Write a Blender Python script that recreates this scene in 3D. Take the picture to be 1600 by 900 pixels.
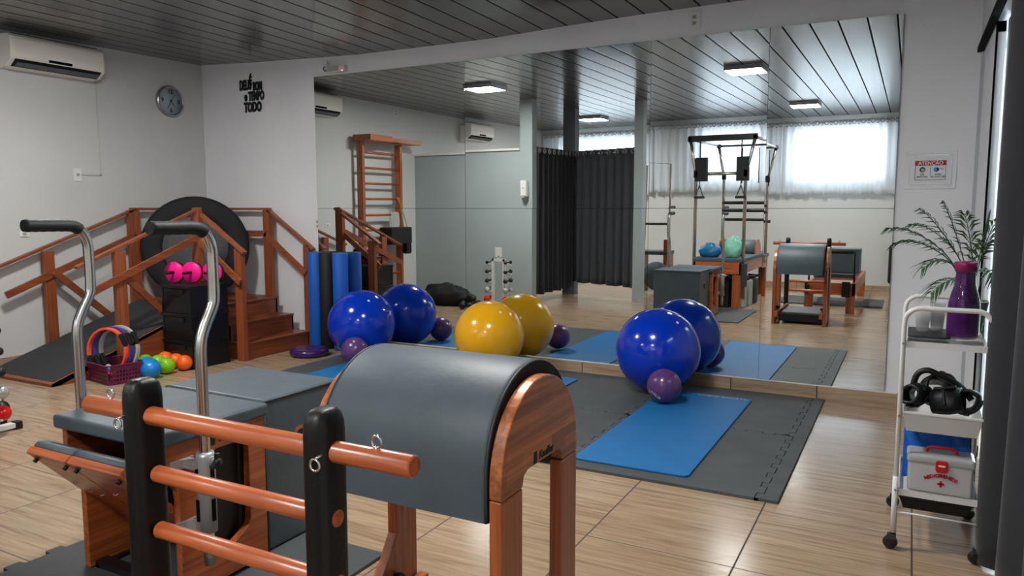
import bpy, math, random
from mathutils import Vector, Matrix
for _o in list(bpy.data.objects): bpy.data.objects.remove(_o)
S = bpy.context.scene; COL = S.collection
R = math.radians; PI = math.pi

# ------------------------------------------------------------------ camera
F, PITCH, YAW = 1171.0, math.atan(124/1171.0), math.atan(625*math.cos(math.atan(124/1171.0))/1171.0)
cd = bpy.data.cameras.new('camera'); cam = bpy.data.objects.new('camera', cd); COL.objects.link(cam)
cd.sensor_width = 36; cd.lens = F/1600*36; cd.clip_start = .05; cd.clip_end = 100
cam.location = (0, -5.618, 1.35); cam.rotation_euler = (PI/2-PITCH, 0, YAW)
S.camera = cam
S.view_settings.view_transform = 'Standard'; S.view_settings.look = 'None'
S.view_settings.gamma = 1; S.view_settings.use_curve_mapping = False
S.view_settings.exposure = 1.0
S.cycles.max_bounces = 9; S.cycles.diffuse_bounces = 4; S.cycles.glossy_bounces = 6
S.cycles.transparent_max_bounces = 12; S.cycles.sample_clamp_indirect = 4
S.cycles.caustics_reflective = True; S.cycles.caustics_refractive = False

# ------------------------------------------------------------------ world
W = bpy.data.worlds.new('sky'); S.world = W; W.use_nodes = True
W.node_tree.nodes['Background'].inputs[0].default_value = (.80, .92, 1, 1)
W.node_tree.nodes['Background'].inputs[1].default_value = 5.0

# ------------------------------------------------------------------ light
WIN = 6.4          # daylight through the panes of the back windows
LAMP = 80.0         # ceiling lamp diffusers

def area(name, loc, rot, sx, sy, e, color=(1, 1, 1)):
    l = bpy.data.lights.new(name, 'AREA'); l.shape = 'RECTANGLE'; l.size = sx; l.size_y = sy
    l.energy = e; l.color = color
    o = bpy.data.objects.new(name, l); COL.objects.link(o); o.location = loc; o.rotation_euler = rot
    return o

# ------------------------------------------------------------------ materials
def srgb(r, g, b):
    f = lambda c: (c/255/12.92) if c/255 <= .04045 else ((c/255+.055)/1.055)**2.4
    return (f(r), f(g), f(b), 1)
def mat(name, rgb, rough=.5, metal=0, spec=.5, noise=0, nscale=20, bump=0, bscale=60, coat=0, trans=0, ior=1.45, alpha=1, sheen=0, emit=0, stretch=None):
    m = bpy.data.materials.new(name); m.use_nodes = True
    n = m.node_tree.nodes; L = m.node_tree.links; p = n['Principled BSDF']
    c = srgb(*rgb) if max(rgb) > 1 else (*rgb, 1)
    p.inputs['Base Color'].default_value = c; p.inputs['Roughness'].default_value = rough
    p.inputs['Metallic'].default_value = metal; p.inputs['Specular IOR Level'].default_value = spec
    p.inputs['Coat Weight'].default_value = coat; p.inputs['Transmission Weight'].default_value = trans
    p.inputs['IOR'].default_value = ior; p.inputs['Alpha'].default_value = alpha
    p.inputs['Sheen Weight'].default_value = sheen
    if emit:
        p.inputs['Emission Color'].default_value = c; p.inputs['Emission Strength'].default_value = emit
    if noise or bump:
        tc = n.new('ShaderNodeTexCoord'); mp = n.new('ShaderNodeMapping'); L.new(tc.outputs['Object'], mp.inputs[0])
        if stretch: mp.inputs['Scale'].default_value = stretch
    if noise:
        t = n.new('ShaderNodeTexNoise'); t.inputs['Scale'].default_value = nscale; t.inputs['Detail'].default_value = 5
        L.new(mp.outputs[0], t.inputs['Vector'])
        r = n.new('ShaderNodeValToRGB'); L.new(t.outputs[0], r.inputs[0])
        a = [max(0, x*(1-noise)) for x in c[:3]]; b = [min(1, x*(1+noise)) for x in c[:3]]
        r.color_ramp.elements[0].position = .3; r.color_ramp.elements[0].color = (*a, 1)
        r.color_ramp.elements[1].position = .7; r.color_ramp.elements[1].color = (*b, 1)
        L.new(r.outputs[0], p.inputs['Base Color'])
    if bump:
        t = n.new('ShaderNodeTexNoise'); t.inputs['Scale'].default_value = bscale; t.inputs['Detail'].default_value = 4
        L.new(mp.outputs[0], t.inputs['Vector'])
        bp = n.new('ShaderNodeBump'); bp.inputs['Strength'].default_value = bump; bp.inputs['Distance'].default_value = .004
        L.new(t.outputs[0], bp.inputs['Height']); L.new(bp.outputs[0], p.inputs['Normal'])
    return m
def wood(name, a, b, axis, rough=.35, scale=1.0, coat=.25, staves=None):
    """two-tone grain running along axis; staves = (length, width) of glued strips"""
    m = bpy.data.materials.new(name); m.use_nodes = True
    n = m.node_tree.nodes; L = m.node_tree.links; p = n['Principled BSDF']
    p.inputs['Roughness'].default_value = rough; p.inputs['Coat Weight'].default_value = coat; p.inputs['Coat Roughness'].default_value = .25
    tc = n.new('ShaderNodeTexCoord'); mp = n.new('ShaderNodeMapping'); L.new(tc.outputs['Object'], mp.inputs[0])
    s = [60*scale]*3; s[axis] = 2.2*scale; mp.inputs['Scale'].default_value = s
    t = n.new('ShaderNodeTexNoise'); t.inputs['Scale'].default_value = 1; t.inputs['Detail'].default_value = 6; t.inputs['Distortion'].default_value = .6
    L.new(mp.outputs[0], t.inputs['Vector'])
    r = n.new('ShaderNodeValToRGB'); L.new(t.outputs[0], r.inputs[0])
    r.color_ramp.elements[0].position = .32; r.color_ramp.elements[0].color = srgb(*a)
    r.color_ramp.elements[1].position = .68; r.color_ramp.elements[1].color = srgb(*b)
    out = r.outputs[0]
    if staves:
        # glued laminated strips: brick texture laid along the grain (y, z plane)
        sp = n.new('ShaderNodeSeparateXYZ'); L.new(tc.outputs['Object'], sp.inputs[0])
        cb = n.new('ShaderNodeCombineXYZ'); L.new(sp.outputs[1], cb.inputs[0]); L.new(sp.outputs[2], cb.inputs[1])
        br = n.new('ShaderNodeTexBrick'); L.new(cb.outputs[0], br.inputs['Vector'])
        br.inputs['Scale'].default_value = 1; br.inputs['Brick Width'].default_value = staves[0]; br.inputs['Row Height'].default_value = staves[1]
        br.inputs['Mortar Size'].default_value = 0; br.inputs['Color1'].default_value = (.50, .44, .40, 1); br.inputs['Color2'].default_value = (1.35, 1.32, 1.28, 1)
        mx = n.new('ShaderNodeMix'); mx.data_type = 'RGBA'; mx.blend_type = 'MULTIPLY'; mx.inputs[0].default_value = .8
        L.new(out, mx.inputs[6]); L.new(br.outputs['Color'], mx.inputs[7]); out = mx.outputs[2]
    L.new(out, p.inputs['Base Color'])
    return m

M = {}
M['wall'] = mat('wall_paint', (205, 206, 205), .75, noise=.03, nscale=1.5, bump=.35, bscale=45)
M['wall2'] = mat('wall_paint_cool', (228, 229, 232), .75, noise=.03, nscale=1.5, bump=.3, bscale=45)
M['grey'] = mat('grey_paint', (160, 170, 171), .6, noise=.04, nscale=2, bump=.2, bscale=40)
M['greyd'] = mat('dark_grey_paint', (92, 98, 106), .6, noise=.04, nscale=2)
M['white'] = mat('white_plastic', (225, 225, 220), .35)
M['whitem'] = mat('white_enamel', (222, 222, 222), .3, coat=.3)
M['offw'] = mat('air_conditioner_shell', (244, 240, 230), .4)
M['blk'] = mat('black_plastic', (20, 21, 23), .45)
M['blkm'] = mat('black_matt', (24, 24, 26), .75)
M['rub'] = mat('black_rubber', (5, 5, 6), .45, bump=.3, bscale=90)
M['eva'] = mat('foam_mat', (74, 79, 81), .62, noise=.15, nscale=5, bump=.5, bscale=180)
M['yoga'] = mat('blue_mat', (14, 108, 172), .55, noise=.06, nscale=6, bump=.6, bscale=160)
M['chrome'] = mat('chrome', (214, 211, 206), .24, 1)
M['steel'] = mat('steel', (175, 175, 175), .28, 1)
M['alu'] = mat('aluminium', (178, 180, 183), .42, .55)
M['up'] = mat('grey_upholstery', (74, 86, 94), .5, noise=.10, nscale=7, bump=.35, bscale=28)
M['upd'] = mat('grey_upholstery_side', (56, 62, 67), .5, noise=.06, nscale=7, bump=.3, bscale=28)
M['grip'] = mat('grip_foam', (24, 25, 27), .6, bump=.4, bscale=60)
M['wx'] = wood('wood_x', (150, 68, 32), (198, 108, 60), 0, staves=None)
M['wy'] = wood('wood_y', (138, 66, 32), (184, 100, 54), 1)
M['wz'] = wood('wood_z', (134, 66, 32), (180, 98, 54), 2)
M['wlam'] = wood('wood_glued', (150, 84, 46), (198, 126, 80), 1, staves=(.17, .030))
M['stx'] = wood('stair_wood_x', (122, 62, 32), (158, 88, 50), 0, rough=.45, coat=.1)
M['sty'] = wood('stair_wood_y', (112, 54, 28), (148, 80, 44), 1, rough=.42, coat=.15)
M['stz'] = wood('stair_wood_z', (122, 60, 30), (156, 84, 46), 2, rough=.45, coat=.1)
M['rampcov'] = mat('ramp_cover', (50, 52, 55), .8, bump=.4, bscale=140)
M['blueball'] = mat('blue_vinyl', (2, 52, 184), .16, coat=.4, bump=.04, bscale=7)
M['yelball'] = mat('yellow_vinyl', (240, 176, 20), .2, coat=.3, bump=.04, bscale=7)
M['purball'] = mat('purple_vinyl', (92, 58, 112), .28, coat=.2)
M['disc'] = mat('disc_purple', (58, 26, 92), .25, coat=.2)
M['blueroll'] = mat('blue_foam', (16, 92, 190), .6, bump=.25, bscale=120)
M['blkroll'] = mat('black_foam', (26, 28, 28), .65, noise=.3, nscale=150, bump=.25, bscale=120)
M['pink'] = mat('pink_plastic', (255, 22, 140), .35)
M['basket'] = mat('wine_plastic', (104, 28, 72), .38)
M['orange'] = mat('orange_rubber', (250, 105, 30), .35)
M['green'] = mat('green_rubber', (122, 196, 32), .32)
M['sky'] = mat('blue_rubber', (24, 128, 205), .32)
M['coral'] = mat('coral_foam', (238, 92, 60), .5)
M['violet'] = mat('violet_foam', (66, 48, 128), .5)
M['lgrey'] = mat('grey_foam', (165, 172, 168), .5)
M['silver'] = mat('silver_vinyl', (178, 180, 178), .28, .35)
M['red'] = mat('red_vinyl', (205, 22, 28), .28)
M['redp'] = mat('red_plastic', (196, 20, 34), .35)
M['redink'] = mat('red_ink', (190, 30, 44), .6)
M['dred'] = mat('sign_red', (158, 28, 34), .5)
M['paper'] = mat('paper', (220, 222, 222), .6)
M['ink'] = mat('black_ink', (18, 18, 18), .6)
M['silink'] = mat('silver_ink', (185, 185, 195), .5)
M['cface'] = mat('clock_face', (150, 160, 176), .5)
M['curt'] = mat('black_curtain', (34, 36, 42), .85, noise=.08, nscale=12, sheen=.2)
M['curt2'] = mat('dark_grey_curtain', (58, 60, 66), .85, noise=.08, nscale=12, sheen=.2)
M['leaf'] = mat('palm_leaf', (34, 62, 28), .5, noise=.25, nscale=30)
M['stem'] = mat('palm_stem', (92, 100, 48), .6)
M['pot'] = mat('pot_white', (208, 206, 198), .4)
M['soil'] = mat('soil', (62, 42, 32), .9)
M['jug'] = mat('purple_jug', (76, 26, 92), .08, alpha=.6)
M['jugcap'] = mat('jug_rim', (128, 22, 76), .35)
M['juice'] = mat('jug_water', (150, 84, 168), .1, alpha=.75)
M['cup'] = mat('clear_plastic', (252, 253, 253), .12, alpha=.24)
M['bluebag'] = mat('blue_plastic_bag', (26, 98, 190), .3, bump=.8, bscale=14)
M['tealbag'] = mat('teal_bag', (20, 110, 160), .5, noise=.2, nscale=20, bump=.8, bscale=14)
M['mintbag'] = mat('mint_bag', (138, 205, 180), .4, noise=.15, nscale=12, bump=.8, bscale=14)
M['tub'] = mat('tub_plastic', (186, 188, 190), .4)
M['lid'] = mat('lid_plastic', (186, 190, 190), .2, alpha=.75)
M['rope'] = mat('white_rope', (200, 202, 196), .8)
M['tan'] = mat('tan_strap', (176, 130, 84), .7)
M['cond'] = mat('conduit', (196, 196, 192), .6)
M['net'] = mat('grey_mesh_bed', (92, 95, 98), .8, noise=.15, nscale=40)
M['doorway'] = mat('aluminium_white', (176, 180, 184), .35, .2)
M['gasket'] = mat('gasket', (8, 10, 9), .8, spec=.1)
M['yard'] = mat('yard_tiles', (118, 126, 122), .7)
M['bluesign'] = mat('sign_blue', (70, 150, 195), .5)
M['crate'] = mat('black_crate', (15, 17, 20), .35)
M['glass'] = mat('door_glass', (215, 225, 222), .04, trans=1, ior=1.03)
M['mirror'] = mat('mirror_silver', (228, 233, 231), .0, 1)
M['mirroredge'] = mat('mirror_edge', (60, 72, 70), .3)

def emis(name, rgb, s):
    m = bpy.data.materials.new(name); m.use_nodes = True; n = m.node_tree.nodes; n.clear()
    e = n.new('ShaderNodeEmission'); e.inputs[0].default_value = (*rgb, 1); e.inputs[1].default_value = s
    o = n.new('ShaderNodeOutputMaterial'); m.node_tree.links.new(e.outputs[0], o.inputs[0]); return m
M['pane'] = emis('daylit_frosted_glass', (.86, .94, 1), WIN)
M['lamp'] = emis('lamp_diffuser', (1, .98, .95), LAMP)
M['led'] = emis('red_led', (1, .1, .1), 3)

def sheer():
    m = bpy.data.materials.new('sheer_curtain'); m.use_nodes = True; n = m.node_tree.nodes; n.clear(); L = m.node_tree.links
    t = n.new('ShaderNodeBsdfTransparent'); t.inputs[0].default_value = (1, 1, 1, 1)
    d = n.new('ShaderNodeBsdfTranslucent'); d.inputs[0].default_value = (.86, .89, .93, 1)
    d2 = n.new('ShaderNodeBsdfDiffuse'); d2.inputs[0].default_value = (.86, .88, .92, 1)
    a = n.new('ShaderNodeMixShader'); a.inputs[0].default_value = .5; L.new(d.outputs[0], a.inputs[1]); L.new(d2.outputs[0], a.inputs[2])
    b = n.new('ShaderNodeMixShader'); b.inputs[0].default_value = .87; L.new(t.outputs[0], b.inputs[1]); L.new(a.outputs[0], b.inputs[2])
    o = n.new('ShaderNodeOutputMaterial'); L.new(b.outputs[0], o.inputs[0]); return m
M['sheer'] = sheer()

def floor_mat():
    m = bpy.data.materials.new('wood_look_tile'); m.use_nodes = True; n = m.node_tree.nodes; L = m.node_tree.links; p = n['Principled BSDF']
    g = n.new('ShaderNodeNewGeometry'); sp = n.new('ShaderNodeSeparateXYZ'); L.new(g.outputs['Position'], sp.inputs[0])
    def math_(op, a, b=None, c=None):
        q = n.new('ShaderNodeMath'); q.operation = op
        for i, v in enumerate((a, b, c)):
            if v is None: continue
            if isinstance(v, (int, float)): q.inputs[i].default_value = v
            else: L.new(v, q.inputs[i])
        return q.outputs[0]
    ix = math_('DIVIDE', math_('ADD', sp.outputs[0], .531), .597); iy = math_('DIVIDE', math_('ADD', sp.outputs[1], .398), .609)
    fx = math_('FRACT', ix); fy = math_('FRACT', iy); tx = math_('FLOOR', ix); ty = math_('FLOOR', iy)
    ex = math_('MINIMUM', fx, math_('SUBTRACT', 1, fx)); ey = math_('MINIMUM', fy, math_('SUBTRACT', 1, fy))
    gx = math_('LESS_THAN', ex, .0060); gy = math_('LESS_THAN', ey, .0042); grout = math_('MAXIMUM', gx, gy)
    cb = n.new('ShaderNodeCombineXYZ')
    L.new(math_('ADD', math_('MULTIPLY', sp.outputs[0], 1.1), math_('MULTIPLY', ty, 3.7)), cb.inputs[0])
    L.new(math_('ADD', math_('MULTIPLY', sp.outputs[1], 17), math_('MULTIPLY', tx, 9.1)), cb.inputs[1]); L.new(math_('MULTIPLY', sp.outputs[2], 17), cb.inputs[2])
    t = n.new('ShaderNodeTexNoise'); t.inputs['Scale'].default_value = 2.2; t.inputs['Detail'].default_value = 7; t.inputs['Roughness'].default_value = .62; t.inputs['Distortion'].default_value = .5
    L.new(cb.outputs[0], t.inputs['Vector'])
    r = n.new('ShaderNodeValToRGB'); L.new(t.outputs[0], r.inputs[0]); e = r.color_ramp.elements
    e[0].position = .28; e[0].color = srgb(130, 106, 84); e[1].position = .46; e[1].color = srgb(162, 137, 111)
    x = e.new(.64); x.color = srgb(178, 154, 127)
    mx = n.new('ShaderNodeMix'); mx.data_type = 'RGBA'; L.new(grout, mx.inputs[0]); L.new(r.outputs[0], mx.inputs[6]); mx.inputs[7].default_value = srgb(70, 54, 44)
    L.new(mx.outputs[2], p.inputs['Base Color'])
    L.new(math_('ADD', math_('MULTIPLY', grout, .5), math_('ADD', math_('MULTIPLY', t.outputs[0], .14), .12)), p.inputs['Roughness'])
    p.inputs['Specular IOR Level'].default_value = .62
    bp = n.new('ShaderNodeBump'); bp.inputs['Strength'].default_value = .25; bp.inputs['Distance'].default_value = .002
    L.new(math_('SUBTRACT', math_('MULTIPLY', t.outputs[0], .25), grout), bp.inputs['Height']); L.new(bp.outputs[0], p.inputs['Normal'])
    return m
M['floor'] = floor_mat()

def ceil_mat():
    m = bpy.data.materials.new('pvc_ceiling_boards'); m.use_nodes = True; n = m.node_tree.nodes; L = m.node_tree.links; p = n['Principled BSDF']
    g = n.new('ShaderNodeNewGeometry'); sp = n.new('ShaderNodeSeparateXYZ'); L.new(g.outputs['Position'], sp.inputs[0])
    def math_(op, a, b=0.0):
        q = n.new('ShaderNodeMath'); q.operation = op
        for i, v in enumerate((a, b)):
            if isinstance(v, (int, float)): q.inputs[i].default_value = v
            else: L.new(v, q.inputs[i])
        return q.outputs[0]
    ix = math_('DIVIDE', math_('ADD', sp.outputs[0], 40.166), .2105); fx = math_('FRACT', ix); b = math_('FLOOR', ix, 0.0)
    ex = math_('MINIMUM', fx, math_('SUBTRACT', 1, fx)); gr = math_('LESS_THAN', ex, .034)
    wn = n.new('ShaderNodeTexWhiteNoise'); wn.noise_dimensions = '1D'; L.new(b, wn.inputs['W'])
    mx = n.new('ShaderNodeMix'); mx.data_type = 'RGBA'; L.new(gr, mx.inputs[0]); mx.inputs[6].default_value = srgb(82, 81, 77); mx.inputs[7].default_value = srgb(38, 38, 36)
    mv = n.new('ShaderNodeMix'); mv.data_type = 'RGBA'; mv.blend_type = 'MULTIPLY'; L.new(math_('MULTIPLY', wn.outputs[0], .22), mv.inputs[0]); L.new(mx.outputs[2], mv.inputs[6]); mv.inputs[7].default_value = (.8, .8, .8, 1)
    L.new(mv.outputs[2], p.inputs['Base Color'])
    p.inputs['Roughness'].default_value = .21; p.inputs['IOR'].default_value = 1.62; L.new(math_('MULTIPLY', math_('SUBTRACT', 1.0, gr), .8), p.inputs['Specular IOR Level'])
    # each board is slightly bowed and wavy along its length
    cb = n.new('ShaderNodeCombineXYZ'); L.new(math_('MULTIPLY', sp.outputs[0], 12), cb.inputs[0]); L.new(math_('MULTIPLY', sp.outputs[1], 2.2), cb.inputs[1])
    t = n.new('ShaderNodeTexNoise'); t.inputs['Scale'].default_value = 1; t.inputs['Detail'].default_value = 1; L.new(cb.outputs[0], t.inputs['Vector'])
    bp = n.new('ShaderNodeBump'); bp.inputs['Strength'].default_value = .8; bp.inputs['Distance'].default_value = .008
    h = math_('ADD', math_('MULTIPLY', t.outputs[0], .20), math_('MULTIPLY', math_('MINIMUM', ex, .10), 2.0)); L.new(h, bp.inputs['Height']); L.new(bp.outputs[0], p.inputs['Normal'])
    return m
M['ceil'] = ceil_mat()

# ------------------------------------------------------------------ mesh builder
class B:
    def __init__(s): s.v = []; s.f = []; s.sm = []
    def add(s, V, Fs, smooth=False):
        k = len(s.v); s.v += [Vector(p) for p in V]
        for f in Fs: s.f.append([k+i for i in f]); s.sm.append(smooth)
        return s
    def box(s, x0, x1, y0, y1, z0, z1):
        x0, x1 = sorted((x0, x1)); y0, y1 = sorted((y0, y1)); z0, z1 = sorted((z0, z1))
        return s.add([(x0, y0, z0), (x1, y0, z0), (x1, y1, z0), (x0, y1, z0), (x0, y0, z1), (x1, y0, z1), (x1, y1, z1), (x0, y1, z1)],
                     [(0, 3, 2, 1), (4, 5, 6, 7), (0, 1, 5, 4), (1, 2, 6, 5), (2, 3, 7, 6), (3, 0, 4, 7)])
    def bar(s, p, q, w, t, up=(0, 0, 1)):
        """rectangular bar from p to q; w across, t along 'up'"""
        p = Vector(p); q = Vector(q); d = (q-p).normalized(); u = Vector(up)
        sd = d.cross(u).normalized() if d.cross(u).length > 1e-4 else Vector((1, 0, 0)); u = sd.cross(d).normalized()
        V = [a+sd*(w/2*i)+u*(t/2*j) for a in (p, q) for i, j in ((-1, -1), (1, -1), (1, 1), (-1, 1))]
        return s.add(V, [(0, 1, 2, 3), (7, 6, 5, 4), (0, 4, 5, 1), (1, 5, 6, 2), (2, 6, 7, 3), (3, 7, 4, 0)])
    def prism(s, poly, ax, a, b, smooth=False):
        """2d polygon extruded along axis ax from a to b; polygon coords are the other two axes in order"""
        def P(p, t): q = list(p); q.insert(ax, t); return q
        n = len(poly)
        if n > 40:
            from mathutils.geometry import tessellate_polygon
            T = tessellate_polygon([[Vector((p[0], p[1], 0)) for p in poly]])
            s.add([P(p, a) for p in poly]+[P(p, b) for p in poly], [tuple(t)[::-1] for t in T]+[tuple(i+n for i in t) for t in T])
        else:
            s.add([P(p, a) for p in poly]+[P(p, b) for p in poly], [tuple(range(n))[::-1], tuple(range(n, 2*n))])
        k = len(s.v)-2*n
        for i in range(n):
            j = (i+1) % n; s.f.append([k+i, k+j, k+n+j, k+n+i]); s.sm.append(smooth)
        return s
    def tube(s, pts, r, seg=12, cap=True, closed=False):
        pts = [Vector(p) for p in pts]; n = len(pts); rs = r if isinstance(r, (list, tuple)) else [r]*n
        T = []
        for i in range(n):
            a = pts[i-1] if (i > 0 or closed) else pts[0]; b = pts[(i+1) % n] if (i < n-1 or closed) else pts[-1]
            T.append((b-a).normalized())
        u = T[0].orthogonal().normalized(); V = []
        for i in range(n):
            u = (u-T[i]*u.dot(T[i])).normalized(); w = T[i].cross(u)
            for j in range(seg):
                t = 2*PI*j/seg; V.append(pts[i]+(u*math.cos(t)+w*math.sin(t))*rs[i])
        Fs = []
        for i in range(n if closed else n-1):
            ii = (i+1) % n
            for j in range(seg):
                jj = (j+1) % seg; Fs.append((i*seg+j, i*seg+jj, ii*seg+jj, ii*seg+j))
        s.add(V, Fs, True)
        if cap and not closed:
            k = len(s.v)-n*seg
            s.f.append([k+j for j in range(seg)][::-1]); s.sm.append(False)
            s.f.append([k+(n-1)*seg+j for j in range(seg)]); s.sm.append(False)
        return s
    def cyl(s, p, q, r, seg=20, r2=None): return s.tube([p, q], [r, r if r2 is None else r2], seg)
    def lathe(s, prof, c=(0, 0, 0), axis=(0, 0, 1), seg=32, arc=2*PI):
        """prof: list of (radius, height)"""
        c = Vector(c); a = Vector(axis).normalized(); u = a.orthogonal().normalized(); w = a.cross(u); V = []
        for r, h in prof:
            for j in range(seg):
                t = 2*PI*j/seg; V.append(c+a*h+(u*math.cos(t)+w*math.sin(t))*max(r, 1e-5))
        Fs = [(i*seg+j, i*seg+(j+1) % seg, (i+1)*seg+(j+1) % seg, (i+1)*seg+j) for i in range(len(prof)-1) for j in range(seg)]
        return s.add(V, Fs, True)
    def ball(s, c, r, seg=32, rings=18, sc=(1, 1, 1)):
        V = [Vector(c)+Vector((math.sin(PI*i/rings)*math.cos(2*PI*j/seg)*r*sc[0], math.sin(PI*i/rings)*math.sin(2*PI*j/seg)*r*sc[1], math.cos(PI*i/rings)*r*sc[2])) for i in range(rings+1) for j in range(seg)]
        Fs = [(i*seg+j, (i+1)*seg+j, (i+1)*seg+(j+1) % seg, i*seg+(j+1) % seg) for i in range(rings) for j in range(seg)]
        return s.add(V, Fs, True)
    def grid(s, fn, nu, nv, smooth=True):
        V = [fn(i/nu, j/nv) for i in range(nu+1) for j in range(nv+1)]
        Fs = [(i*(nv+1)+j, (i+1)*(nv+1)+j, (i+1)*(nv+1)+j+1, i*(nv+1)+j+1) for i in range(nu) for j in range(nv)]
        return s.add(V, Fs, smooth)
    def xf(s, m, frm=0):
        for i in range(frm, len(s.v)): s.v[i] = m @ s.v[i]
        return s

def wl(o):
    """world translation of an object chain"""
    l = Vector((0, 0, 0))
    while o: l += o.location; o = o.parent
    return l
def mk(b, name, m, parent=None, bev=0, seg=2, label=None, base=None, solid=0):
    import bmesh
    me = bpy.data.meshes.new(name); off = Vector(base) if base is not None else (wl(parent) if parent else Vector((0, 0, 0)))
    me.from_pydata([v-off for v in b.v], [], b.f)
    for p, q in zip(me.polygons, b.sm): p.use_smooth = q
    bm = bmesh.new(); bm.from_mesh(me); bmesh.ops.remove_doubles(bm, verts=bm.verts, dist=1e-5)
    bmesh.ops.recalc_face_normals(bm, faces=bm.faces); bm.to_mesh(me); bm.free()
    me.materials.append(M[m] if isinstance(m, str) else m)
    o = bpy.data.objects.new(name, me); COL.objects.link(o)
    if base is not None and parent is None: o.location = off
    if parent: o.parent = parent
    if solid:
        q = o.modifiers.new('thick', 'SOLIDIFY'); q.thickness = solid; q.offset = 0
    if bev:
        q = o.modifiers.new('bevel', 'BEVEL'); q.width = bev; q.segments = seg; q.limit_method = 'ANGLE'; q.angle_limit = R(40); q.harden_normals = False
    if label: o['label'] = label
    return o
def thing(name, label, cat, base, group=None):
    o = bpy.data.objects.new(name, None); COL.objects.link(o); o.location = base; o.empty_display_size = .1
    o['label'] = label; o['category'] = cat; o['kind'] = 'thing'
    if group: o['group'] = group
    return o
def solo(b, name, m, label, cat, base, group=None, **k):
    o = mk(b, name, m, base=base, **k); o['label'] = label; o['category'] = cat; o['kind'] = 'thing'
    if group: o['group'] = group
    return o
def struct(b, name, m, **k):
    o = mk(b, name, m, **k); o['kind'] = 'structure'; return o
def copy_tree(o, parent=None):
    c = o.copy(); COL.objects.link(c); c.parent = parent
    for ch in list(o.children): copy_tree(ch, c)
    return c
def dup(o, delta, label, rotz=None):
    c = copy_tree(o); c.location = Vector(o.location)+Vector(delta); c['label'] = label
    if rotz is not None: c.rotation_euler.z = rotz
    return c
def text(body, name, loc, rot, size, m, parent=None, ext=.001, offset=0, align='CENTER', shear=0, sx=1, label=None):
    c = bpy.data.curves.new(name, 'FONT'); c.body = body; c.size = size; c.extrude = ext; c.offset = offset
    c.align_x = align; c.align_y = 'CENTER'; c.shear = shear; c.resolution_u = 3
    c.materials.append(M[m]); o = bpy.data.objects.new(name, c); COL.objects.link(o)
    o.location = Vector(loc)-(wl(parent) if parent else Vector((0, 0, 0))); o.rotation_euler = rot; o.scale = (sx, 1, 1)
    bpy.context.view_layer.update(); me = bpy.data.meshes.new_from_object(o.evaluated_get(bpy.context.evaluated_depsgraph_get()))
    q = bpy.data.objects.new(name, me); q.location = o.location; q.rotation_euler = o.rotation_euler; q.scale = o.scale
    bpy.data.objects.remove(o); bpy.data.curves.remove(c); q.name = name; COL.objects.link(q); o = q
    if parent: o.parent = parent
    if label: o['label'] = label
    return o
RB = (PI/2, 0, 0)          # lettering facing -y
RL = (PI/2, 0, PI/2)       # lettering facing +x
def arc(cx, cy, r, a0, a1, n): return [(cx+r*math.cos(R(a0+(a1-a0)*i/n)), cy+r*math.sin(R(a0+(a1-a0)*i/n))) for i in range(n+1)]
def smooth_path(P, n=6):
    """catmull-rom through points"""
    P = [Vector(p) for p in P]; Q = [P[0]*2-P[1]]+P+[P[-1]*2-P[-2]]; out = []
    for i in range(1, len(Q)-2):
        for k in range(n):
            t = k/n; a, b, c, d = Q[i-1], Q[i], Q[i+1], Q[i+2]
            out.append(.5*((2*b)+(-a+c)*t+(2*a-5*b+4*c-d)*t*t+(-a+3*b-3*c+d)*t**3))
    return out+[P[-1]]

# ------------------------------------------------------------------ room shell
XL, YB, XR = -6.70, -8.30, .33
CEILX = [(-6.9, 2.855), (-6.68, 2.853), (-5.9, 2.815), (-5.21, 2.79), (-4.6, 2.77), (-3.9, 2.768), (-3.2, 2.768), (-2.46, 2.795), (-1.9, 2.81), (-1.1, 2.82), (0, 2.83), (3, 2.83)]
def zceil(x, y):
    for (a, za), (b, zb) in zip(CEILX, CEILX[1:]):
        if a <= x <= b:
            z = za+(zb-za)*(x-a)/(b-a); break
    else: z = 2.83
    k = min(1, max(0, -y)/2.2); return z*(1-k)+2.815*k
b = B(); xs = [-6.85, -6.68, -6.3, -5.9, -5.5, -5.21, -4.9, -4.6, -4.2, -3.9, -3.5, -3.2, -2.8, -2.46, -1.9, -1.5, -1.1, -.5, 0, .5]
ys = [.1, 0, -.5, -1, -1.6, -2.2, -4, -8.45]
b.add([(x, y, zceil(x, y)) for x in xs for y in ys], [(i*8+j, (i+1)*8+j, (i+1)*8+j+1, i*8+j+1) for i in range(len(xs)-1) for j in range(7)], True)
b.box(-6.85, .5, -8.45, .1, 2.95, 3.0)
struct(b, 'ceiling', 'ceil')
b = B().box(-6.85, .9, -8.45, .15, -.06, 0); struct(b, 'floor', 'floor')
b = B().box(-6.85, .50, .012, .15, 0, 2.95); struct(b, 'wall_back', 'wall2')
b = B().box(-6.85, XL, -8.45, .012, 0, 2.95); struct(b, 'wall_left', 'wall')
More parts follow.
